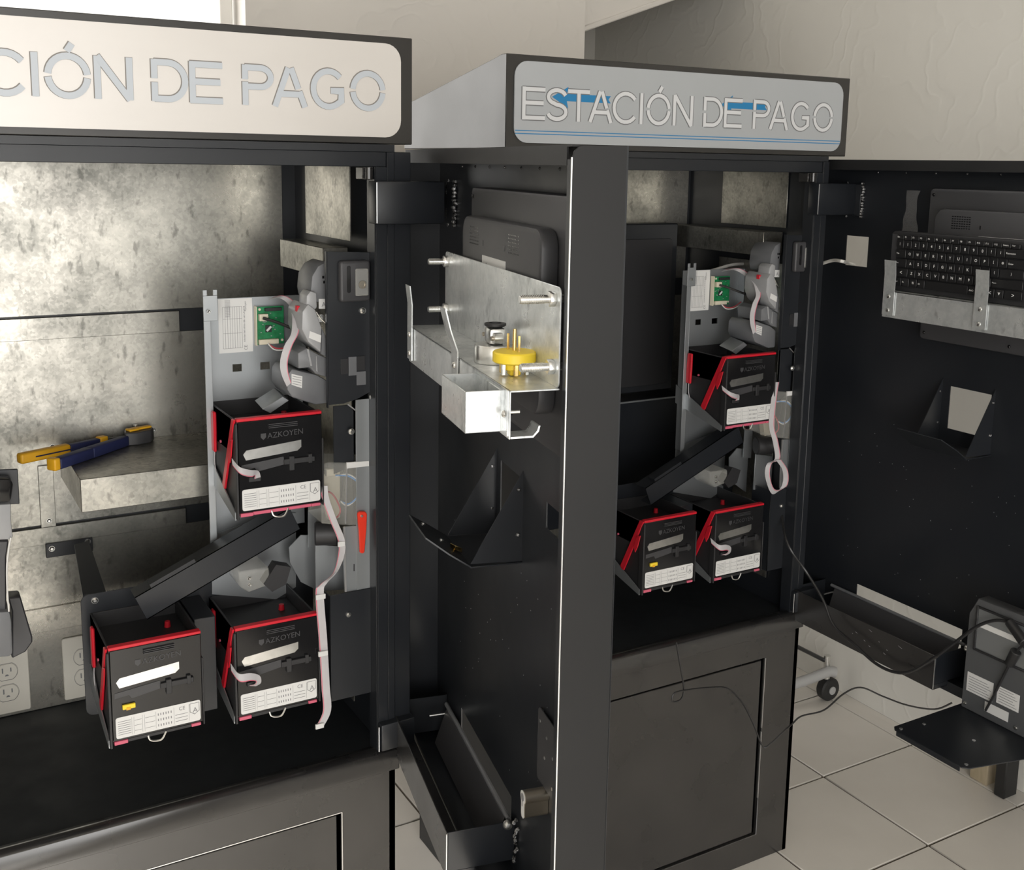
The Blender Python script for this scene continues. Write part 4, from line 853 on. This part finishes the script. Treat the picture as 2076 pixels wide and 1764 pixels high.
def hexbolt(T, s, z, n_plate, n_tip, r=0.0042):
    b = T.part('long_bolt', G().cyl((0.032, s, z), (n_tip, s, z), r, n=12), 'steel', 0.0006)
    g = G(); k = 0.0
    x = n_plate+0.014
    while x < n_tip-0.002: g.cyl((x, s, z), (x+0.0009, s, z), r*1.14, n=12); x += 0.0019
    T.part('thread', g, 'steel', parent=b, kind='stuff')
    T.part('hex_nut', G().cyl((n_plate+0.0018, s, z), (n_plate+0.009, s, z), r*1.95, n=6), 'steel', 0.0006, parent=b)
    T.part('washer', G().cyl((n_plate+0.0004, s, z), (n_plate+0.0017, s, z), r*2.3, n=16), 'steel', parent=b)
def bracket(F, side):
    T = Thing('keyboard_bracket', 'bright zinc keyboard bracket bolted to the %s' % ('door with the yellow plug' if side == 'left' else 'door, holding the black keyboard'), 'bracket', F, (0.08, 0.4, 1.21), 'zinc keyboard brackets')
    pn, s0, s1, zb, zt, fn = 0.0585, 0.183, 0.641, 1.276, 1.379, 0.112
    T.part('back_plate', G().prism([(pn, s, z) for s, z in rrect(s0, s1, zb, zt, 0.006, 3)], (0.0018, 0, 0)), 'zinc', 0.0005)
    T.part('shelf', G().box(pn, fn, s0, s1, zb-0.0018, zb), 'zinc', 0.0005)
    T.part('front_lip', G().prism([(fn, s, z) for s, z in ((s0, zb), (s1, zb), (s1, 1.226), (s0, 1.226))], (-0.0018, 0, 0)), 'zinc', 0.0005)
    for s in (s0+0.002, 0.424 if side == 'left' else 0.384):
        lean = 0.012 if side == 'left' and s > 0.3 else 0.0
        pts = [(fn+0.0012, 1.231), (fn+0.0012, 1.284), (fn+0.001+lean*0.7, 1.308), (fn+0.004+lean, 1.334)]
        g = G(); prev = None
        for n_, z in pts:
            rg = [g.bm.verts.new(p) for p in ((n_, s, z), (n_, s+0.026, z), (n_+0.0016, s+0.026, z), (n_+0.0016, s, z))]
            if prev:
                for k in range(4): g.bm.faces.new((prev[k], prev[(k+1) % 4], rg[(k+1) % 4], rg[k]))
            else: g.bm.faces.new(rg[::-1])
            prev = rg
        g.bm.faces.new(prev); tb = T.part('retaining_tab', g, 'zinc')
        for z in (1.240, 1.266): T.part('rivet', G().lathe((fn+0.0028, s+0.013, z), [(0.0042, 0), (0.0036, 0.0016), (0.0012, 0.0028)], 'x', 12), 'steel', parent=tb)
    hexbolt(T, 0.198, 1.366, pn, pn+0.030); hexbolt(T, 0.198, 1.300, pn, pn+0.030); hexbolt(T, 0.626, 1.366, pn, pn+0.040); hexbolt(T, 0.626, 1.296, pn, pn+0.038)
    if side == 'left':
        # riveted box pocket under the shelf, and the cut-out end plate beside it
        a, b, c, d = 0.520, 0.616, fn, fn+0.039; z0, z1 = 1.2285, 1.272
        g = G(); g.box(c-0.0005, d, a, a+0.0015, z0, z1).box(c-0.0005, d, b-0.0015, b, z0, z1).box(d-0.0015, d, a, b, z0, z1).box(c-0.0002, c+0.0013, a, b, z0, z1).box(c, d, a, b, z0, z0+0.0015)
        T.part('box_pocket', g, 'zinc', 0.0004)
        g = G(); g.box(c-0.0004, c+0.0014, b, b+0.022, z0, z1+0.004); T.part('pocket_flange', g, 'zinc', 0.0004)
        T.part('rivet', G().lathe((c+0.0016, b+0.012, 1.250), [(0.004, 0), (0.003, 0.002), (0.001, 0.003)], 'x', 12), 'steel')
        g = G(); e = s1-0.024
        g.prism([(x, e, z) for x, z in ((c-0.002, z0-0.002), (c-0.026, z0-0.002), (c-0.032, z0+0.004), (c-0.0335, z0+0.010), (c-0.0315, z0+0.010), (c-0.030, z0+0.005), (c-0.0255, z0), (c-0.002, z0))], (0, 0.024, 0))
        T.part('end_frame', g, 'zinc')
        T.part('cross_pin', G().cyl((c-0.003, e+0.014, 1.252), (c-0.014, e+0.014, 1.252), 0.0020, n=10), 'steel')
    else:
        pass
for F, s_ in ((DA, 'left'), (DB, 'right')): bracket(F, s_)

# plug and clamp left standing on the bracket's shelf
c = DA.inverted() @ on(1042, 760, 2, 1.2764)
T = Thing('electrical_plug', 'yellow round plug insert standing prongs up on the zinc shelf', 'plug', DA, c)
T.part('disc', G().lathe(c, [(0.0215, 0.014), (0.0235, 0.0155), (0.0235, 0.0245), (0.0222, 0.026), (0.004, 0.0268)], 'z', 28), 'yellow')
g = G(); g.box(c.x-0.006, c.x+0.006, c.y-0.006, c.y+0.006, c.z+0.0002, c.z+0.014); g.cyl(c+Vector((0, 0, 0.006)), c+Vector((0, 0, 0.014)), 0.012, n=16); T.part('terminal_core', g, 'yellow', 0.001)
for k in range(6):
    t = R(60*k+20); p = c+Vector((0.0145*math.cos(t), 0.0145*math.sin(t), 0)); T.part('terminal_screw', G().box(p.x-0.0022, p.x+0.0022, p.y-0.0022, p.y+0.0022, p.z+0.001, p.z+0.014), 'brass' if k % 2 else 'steel', 0.0006)
for dx, dy, hh, r in ((0.004, -0.010, 0.018, 0.0014), (-0.002, 0.010, 0.018, 0.0014)): T.part('prong', G().box(c.x+dx-r, c.x+dx+r, c.y+dy-0.0006, c.y+dy+0.0006, c.z+0.026, c.z+0.026+hh), 'brass', 0.0004)
T.part('ground_prong', G().cyl(c+Vector((0.0, 0.0, 0.026)), c+Vector((0, 0, 0.050)), 0.0024, 0.0020, n=10), 'brass')
c = DA.inverted() @ on(1003, 733, 2, 1.2764)
T = Thing('cable_clamp', 'chrome round cable clamp with black grommet behind the yellow plug', 'cable clamp', DA, c)
T.part('round_cap', G().lathe(c, [(0.0235, 0.0), (0.024, 0.001), (0.024, 0.018), (0.0225, 0.0205), (0.004, 0.021)], 'z', 28), 'steel')
g = G(); g.box(c.x-0.010, c.x+0.010, c.y-0.0125, c.y+0.0125, c.z+0.021, c.z+0.040); cl = T.part('clamp_band', g, 'steel', 0.004, seg=2)
for dy in (-0.017, 0.017):
    T.part('clamp_ear', G().lathe(c+Vector((0.007, dy, 0.0295)), [(0.0062, -0.010), (0.0066, -0.009), (0.0066, 0.0)], 'x', 14), 'steel', parent=cl)
    T.part('clamp_screw', G().cyl(c+Vector((0.0063, dy, 0.0295)), c+Vector((0.010, dy, 0.0295)), 0.0026, n=10), 'nickel', parent=cl)
T.part('grommet', G().lathe(c, [(0.0095, 0.0402), (0.0125, 0.042), (0.0125, 0.0445), (0.0075, 0.045), (0.0070, 0.0415)], 'z', 20), 'plastic_matt')

# ------------------------------------------------------------------ keyboard on the right-hand door
T = Thing('keyboard', 'black keyboard with white legends held upright in the zinc bracket', 'keyboard', DB, (0.095, 0.38, 1.2765))
ks0, kz0, kz1, kn = 0.180, 1.2765, 1.388, 0.0985
T.part('case', G().prism([(0.0835, s, z) for s, z in rrect(ks0, 0.605, kz0, kz1, 0.008, 3)], (0.013, 0, 0)), 'plastic_matt', 0.0025, seg=2)
T.part('left_bezel', G().box(0.0966, 0.0972, ks0+0.002, ks0+0.014, kz0+0.006, kz1-0.006), 'charcoal')
rows = [(['Esc', 'F1', 'F2', 'F3', 'F4', 'F5', 'F6', 'F7', 'F8', 'F9', 'F10', 'F11', 'F12', 'Insert', 'Supr'], 1.3735, 0.0085, 0.0),
        (['|', '1', '2', '3', '4', '5', '6', '7', '8', '9', '0', '?', '¿', 'Retroceso'], 1.3575, 0.015, 0.0),
        (['Tab', 'Q', 'W', 'E', 'R', 'T', 'Y', 'U', 'I', 'O', 'P', '[', '*', 'Enter'], 1.3400, 0.015, 0.006),
        (['Bloq', 'A', 'S', 'D', 'F', 'G', 'H', 'J', 'K', 'L', 'Ñ', '{', '}'], 1.3225, 0.015, 0.009),
        (['<', 'Z', 'X', 'C', 'V', 'B', 'N', 'M', ',', '.', '-', 'Mayus'], 1.3050, 0.015, 0.013),
        (['Ctrl', 'Fn', 'W', 'Alt', ' ', 'AltGr', 'C', '<', 'v', '>'], 1.2875, 0.015, 0.0)]
pitch = 0.01775
legend = G()
def one_key(s, wd, z, h, txt):
    g = G(); g.prism([(kn, a, b) for a, b in rrect(s+0.0008, s+wd-0.0008, z, z+h, 0.0012, 1)], (0.0030, 0, 0)); T.part('key', g, 'key', 0.0006)
    if txt.strip():
        hh = 0.0050 if len(txt) == 1 else 0.0030
        v, f, asp = glyphs(txt); wl = min(asp*hh, wd*0.8) if len(txt) > 1 else min(asp*hh, 0.005)
        write(legend, txt, (kn+0.0032, s+(wd-wl)*0.5 if len(txt) == 1 else s+0.0022, z+h*0.42 if len(txt) > 1 else z+h*0.36), (0, 1, 0), (0, 0, 1), hh, wl)
for names, z, h, ind in rows:
    s = ks0+0.016
    for k, nm in enumerate(names):
        wd = pitch
        if k == 0: wd += ind
        if nm == ' ': wd = pitch*5.2
        if nm in ('Retroceso', 'Enter', 'Mayus'): wd = pitch*1.7
        if z > 1.365: wd = pitch*0.97
        elif k == len(names)-1: wd = ks0+0.016+pitch*15.2-s
        one_key(s, wd, z-0.0005, h, nm); s += wd
    for q in range(3):
        sx = ks0+0.016+pitch*15.9+q*pitch; one_key(sx, pitch, z-0.0005, h, '789456123000'[(q+3*max(0, rows.index((names, z, h, ind))-2)) % 12])
T.part('key_legends', legend, 'legend', kind='stuff')

# ------------------------------------------------------------------ printer and its shelf on the right-hand door
T = Thing('printer_shelf', 'black sheet metal shelf sticking out under the receipt printer', 'shelf', DB, (0.16, 0.47, 0.528))
g = G(); g.prism([(n, s, 0.5275) for n, s in ((0.060, 0.400), (0.254, 0.400), (0.262, 0.408), (0.262, 0.547), (0.254, 0.555), (0.060, 0.60))], (0, 0, 0.0020)); T.part('shelf_plate', g, 'black', 0.0005)
g = G()
for n, s in ((0.250, 0.412), (0.20, 0.42), (0.17, 0.50), (0.248, 0.545)): g.cyl((n, s, 0.5294), (n, s, 0.5302), 0.0032, n=10)
T.part('shelf_hole', g, 'edge', kind='stuff')
T.part('front_fold', G().box(0.2605, 0.262, 0.412, 0.543, 0.520, 0.5275), 'black')
T = Thing('receipt_printer', 'grey receipt printer with white labels and black cables on the open right door', 'printer', DB, (0.072, 0.50, 0.5300))
zb, zt, nf = 0.5300, 0.745, 0.086
T.part('housing', G().prism([(0.0585, s, z) for s, z in ((0.408, zb), (0.408, zt-0.034), (0.424, zt), (0.62, zt), (0.62, zb))], (nf-0.0585, 0, 0)), 'printer', 0.0012)
g = G(); w0, w1, v0, v1 = 0.428, 0.530, 0.652, 0.728
for a in ((w0, w1, v0-0.004, v0), (w0, w1, v1, v1+0.004), (w0-0.004, w0, v0-0.004, v1+0.004), (w1, w1+0.004, v0-0.004, v1+0.004)): g.box(nf-0.0005, nf+0.004, *a)
wf_ = T.part('bay_frame', g, 'plastic_matt', 0.0008)
T.part('bay_plate', G().box(nf-0.0004, nf+0.0010, w0, w1, v0, v1), 'plate', parent=wf_)
T.part('bay_label', G().box(nf+0.0011, nf+0.0014, w0+0.006, w1-0.02, 0.694, 0.704), 'paper', parent=wf_)
g = G(); screw(g, (nf+0.0011, 0.492, 0.712), 0.004, (1, 0, 0), 0.003); screw(g, (nf+0.0002, 0.416, 0.540), 0.0034, (1, 0, 0), 0.002); screw(g, (nf+0.0002, 0.52, 0.541), 0.0034, (1, 0, 0), 0.002); T.part('screw', g, 'steel')
for (a, b, c, d) in ((0.416, 0.470, 0.566, 0.602), (0.478, 0.522, 0.570, 0.602), (0.456, 0.504, 0.544, 0.562)):
    lb = T.part('data_label', G().box(nf+0.0001, nf+0.0006, a, b, c, d), 'paper')
    if c > 0.56:
        g = G()
        for k in range(6): g.box(nf+0.0007, nf+0.0008, a+0.004, b-0.004-0.004*(k % 3), c+0.004+k*0.0048, c+0.0050+k*0.0048)
        T.part('label_print', g, 'print', parent=lb)
T.part('power_plug', G().cyl((0.092, 0.492, 0.728), (0.100, 0.530, 0.706), 0.0085, 0.0095, n=14), 'blackwire', 0.001)
T.part('data_plug', G().cyl((0.094, 0.512, 0.682), (0.092, 0.500, 0.652), 0.0095, 0.0085, n=14), 'blackwire', 0.001)
T.part('data_lead', G().tube([(0.094, 0.514, 0.684), (0.097, 0.526, 0.698), (0.094, 0.536, 0.686), (0.089, 0.538, 0.660)], 0.0024), 'blackwire')
T.part('data_lead', G().tube([(0.092, 0.500, 0.652), (0.090, 0.488, 0.620), (0.090, 0.474, 0.580), (0.091, 0.462, 0.548)], 0.0024), 'blackwire')
def dw(px, py, n): return DB @ D(DB, px, py, n)
P = [on(1580, 985, 1, 1.71), on(1585, 1045, 1, 1.66), on(1598, 1105, 1, 1.60), on(1635, 1160, 1, 1.575), dw(1668, 1215, 0.115), dw(1690, 1268, 0.118), dw(1730, 1305, 0.12), dw(1775, 1345, 0.122), dw(1815, 1363, 0.124), dw(1850, 1360, 0.124), dw(1900, 1330, 0.118), dw(1950, 1292, 0.110), dw(1985, 1268, 0.104), dw(2018, 1258, 0.098), DB @ Vector((0.092, 0.492, 0.728))]
single('power_cable', 'black cable drooping from the right kiosk across its open door to the printer', 'cable', G().tube(P, 0.0030, 8, 6), 'blackwire')
P = [on(1371, 1302, 1, 1.575), on(1378, 1345, 1, 1.57), on(1386, 1395, 1, 1.565), on(1380, 1418, 1, 1.562), on(1364, 1422, 1, 1.56), on(1368, 1405, 1, 1.56), on(1400, 1398, 1, 1.56), on(1440, 1394, 1, 1.56), on(1475, 1396, 1, 1.56), on(1505, 1425, 1, 1.56), on(1528, 1470, 1, 1.555), on(1546, 1513, 1, 1.55), on(1562, 1508, 1, 1.54), on(1592, 1480, 1, 1.52), on(1606, 1468, 1, 1.50), on(1625, 1452, 1, 1.48), on(1670, 1440, 1, 1.44), on(1710, 1407, 1, 1.40), on(1745, 1394, 1, 1.37), on(1790, 1412, 1, 1.34), on(1840, 1430, 1, 1.30), on(1895, 1438, 1, 1.26), on(1930, 1425, 1, 1.235)]
single('data_cable', 'thin dark cord curling in front of the right kiosk towards the printer shelf', 'cable', G().tube(P, 0.0017, 6, 6), 'blackwire')
# white network cable: behind the right kiosk's coin plate, and out through the opening in the door
P = [on(1432, 552, 1, 1.86), on(1455, 545, 1, 1.86), on(1490, 536, 1, 1.85), on(1530, 536, 1, 1.84), on(1570, 540, 1, 1.80)]
single('network_cable', 'white cable arching over the coin units inside the right kiosk', 'cable', G().tube(P, 0.0034, 8), 'whitewire')
P = [on(1649, 543, 1, 1.68), on(1668, 534, 1, 1.64), on(1690, 528, 1, 1.60), on(1708, 530, 1, 1.56), dw(1722, 534, 0.002), dw(1735, 538, -0.012)]
single('network_cable', 'short white cable end entering the square opening of the right door', 'cable', G().tube(P, 0.0034, 8), 'whitewire')

# ------------------------------------------------------------------ inside the right kiosk: dark equipment cases
T = Thing('equipment_case', 'flat black computer case on the back of the right kiosk', 'computer case', KB, (-0.32, 0.39, 0.985))
T.part('case_body', G().box(-0.54, -0.133, 0.366, 0.4165, 0.985, 1.372), 'black', 0.002)
T.part('inset_panel', G().prism([(x, 0.3658, z) for x, z in rrect(-0.52, -0.148, 1.0, 1.338, 0.01, 3)], (0, -0.002, 0)), 'plastic_matt', 0.0008)
T = Thing('equipment_tray', 'dark metal equipment tray below the flat black case in the right kiosk', 'tray', KB, (-0.32, 0.38, 0.70))
T.part('tray_body', G().box(-0.54, -0.11, 0.34, 0.4165, 0.70, 0.974), 'black', 0.002)
T.part('bright_edge', G().box(-0.54, -0.125, 0.338, 0.340, 0.970, 0.9735), 'plate')

# ------------------------------------------------------------------ inside the left kiosk: wire stripper on the shelf, unit at the picture's edge
T = Thing('wire_stripper', 'yellow and navy wire stripper lying on the galvanised shelf', 'hand tool', KA, (-0.42, 0.35, 1.0136))
def bar(a, b, w0, w1, h, m, nm, bev=0.002):
    a, b = Vector(a), Vector(b); d = (b-a).normalized(); n = Vector((-d.y, d.x, 0)); g = G()
    g.prism([a+n*w0, b+n*w1, b-n*w1, a-n*w0], (0, 0, h)); return T.part(nm, g, m, bev, seg=3)
zt_ = 1.0136
P0, P1, P2 = Vector((-0.536, 0.333, zt_)), Vector((-0.456, 0.366, zt_)), Vector((-0.392, 0.395, zt_))
h1 = bar(P0, P1, 0.0085, 0.0085, 0.017, 'amber', 'handle_grip', 0.004)
dd = (P1-P0); nn_ = Vector((dd.y, -dd.x, 0)).normalized()*0.0086+Vector((0, 0, 0.0085))
T.part('grip_slot', G().tube([P0.lerp(P1, 0.28)+nn_, P0.lerp(P1, 0.99)+nn_], 0.0012, 6), 'navy', parent=h1)
bar(P1, P1.lerp(P2, 0.80), 0.0065, 0.0068, 0.015, 'navy', 'upper_handle')
bar(P1.lerp(P2, 0.78), P2, 0.0078, 0.0074, 0.017, 'amber', 'handle_collar')
Q0, Q1, Q2, Q3 = Vector((-0.497, 0.268, zt_)), Vector((-0.487, 0.275, zt_)), Vector((-0.43, 0.322, zt_)), Vector((-0.362, 0.377, zt_))
bar(Q0, Q1, 0.0095, 0.0100, 0.020, 'amber', 'handle_cap', 0.003)
bar(Q1, Q2, 0.0088, 0.0098, 0.018, 'navy', 'lower_handle', 0.003)
bar(Q2-(Q2-Q1)*0.02, Q3, 0.0098, 0.0070, 0.0178, 'navy', 'lower_handle', 0.003)
bar(P2, Vector((-0.352, 0.400, zt_)), 0.005, 0.006, 0.012, 'plastic_matt', 'neck')
g = G(); g.prism([(x, y, zt_) for x, y in ((-0.364, 0.374), (-0.360, 0.402), (-0.345, 0.4155), (-0.318, 0.4155), (-0.312, 0.395), (-0.320, 0.380), (-0.345, 0.370))], (0, 0, 0.022)); T.part('head', g, 'charcoal', 0.0015)
bar(Vector((-0.358, 0.386, zt_+0.0222)), Vector((-0.340, 0.392, zt_+0.0222)), 0.0085, 0.0080, 0.004, 'amber', 'stop_slider'); bar(Vector((-0.341, 0.392, zt_+0.0222)), Vector((-0.317, 0.400, zt_+0.0222)), 0.0060, 0.0065, 0.004, 'amber', 'stop_slider')
T.part('pivot', G().cyl((-0.340, 0.409, zt_+0.022), (-0.340, 0.409, zt_+0.027), 0.004, n=10), 'steel')
T = Thing('bill_validator', 'grey and black bank note unit cut off by the left edge', 'bill validator', KA, (-0.62, 0.13, 0.80))
def LP(pts, Yf, Yb): return px_prism(G(), pts, Yf, Yb)
T.part('black_mount', LP([(-60, 955), (36, 951), (40, 1022), (-60, 1026)], 1.652, 1.656), 'black', 0.001)
T.part('black_nozzle', LP([(-60, 972), (22, 972), (27, 984), (22, 1018), (-60, 1024)], 1.625, 1.651), 'plastic', 0.004, seg=2)
T.part('white_cap', LP([(-60, 1026), (22, 1022), (22, 1050), (26, 1088), (24, 1094), (-60, 1098)], 1.63, 1.70), 'lightgrey', 0.002, seg=2)
T.part('grey_column', LP([(-60, 1099), (18, 1096), (13, 1130), (13, 1238), (-60, 1240)], 1.635, 1.72), 'charcoal', 0.002)
T.part('clear_cassette', LP([(-60, 1244), (20, 1240), (24, 1262), (26, 1325), (20, 1332), (-60, 1338)], 1.625, 1.70), 'grey', 0.004, seg=2)
T.part('side_wing', LP([(16, 1212), (42, 1210), (66, 1292), (66, 1302), (52, 1322), (24, 1336), (24, 1240)], 1.70, 1.73), 'charcoal', 0.002)
T.part('white_lead', G().tube([L(22, 1090, 1.628), L(18, 1110, 1.628), L(14, 1150, 1.628), L(15, 1200, 1.628), L(18, 1240, 1.626)], 0.0012, 6), 'whitewire')

# ------------------------------------------------------------------ behind the right kiosk
T = Thing('rolling_stand', 'grey tube leg on a black caster behind the right kiosk', 'rolling stand', None, (2.27, 2.10, FZ))
T.part('tube_leg', G().tube([(2.292, 2.075, 0.078), (2.270, 2.085, 0.080), (2.20, 2.10, 0.064), (2.10, 2.12, 0.050), (1.98, 2.14, 0.045)], 0.015, 12), 'tube')
T.part('black_rod', G().tube([(2.285, 2.10, 0.100), (2.15, 2.10, 0.180), (2.02, 2.10, 0.255)], 0.006, 8), 'blackwire')
cs = T.part('caster_wheel', G().lathe((2.286, 2.095, FZ+0.034), [(0.006, -0.016), (0.030, -0.015), (0.034, -0.010), (0.034, 0.010), (0.030, 0.015), (0.006, 0.016)], 'y', 24), 'rubber')
T.part('caster_hub', G().lathe((2.286, 2.078, FZ+0.034), [(0.012, 0.0), (0.012, -0.003), (0.004, -0.004)], 'y', 16), 'tube', parent=cs)
T.part('caster_stem', G().cyl((2.280, 2.095, 0.050), (2.275, 2.095, 0.125), 0.009, n=12), 'steel', parent=cs)
T = Thing('low_stand', 'black stand leg by the wall under the printer shelf', 'stand', None, (2.29, 1.50, FZ))
T.part('leg', G().box(2.285, 2.335, 1.515, 1.545, FZ, 0.16), 'rubber', 0.003)
T.part('leg', G().box(2.285, 2.335, 1.02, 1.05, FZ, 0.16), 'rubber', 0.003)
T.part('top_board', G().box(2.275, 2.350, 1.00, 1.56, 0.16, 0.18), 'rubber', 0.003)
single('wooden_block', 'pale wooden block standing on the tiles beside the black stand leg', 'wood block', G().box(2.300, 2.345, 1.575, 1.625, FZ, 0.12), 'wood', bev=0.002)

# clear sleeve stuck on the right door
g = G(); prev = None
for k in range(9):
    t = k/8; z = 1.462-0.080*t; a = 0.126+0.003*math.sin(5*t); b = 0.158-0.004*math.sin(4*t); n = 0.003+0.004*abs(math.sin(7*t))
    rg = [g.bm.verts.new(p) for p in ((n-0.002, a, z), (n, (a+b)/2, z), (n-0.002, b, z), (n-0.0022, b, z), (n-0.0002, (a+b)/2, z), (n-0.0022, a, z))]
    if prev:
        for q in range(6): g.bm.faces.new((prev[q], prev[(q+1) % 6], rg[(q+1) % 6], rg[q]))
    prev = rg
single('plastic_sleeve', 'crumpled clear plastic sleeve stuck to the right door left of the screen', 'plastic sleeve', g, 'clear_thin', DB)
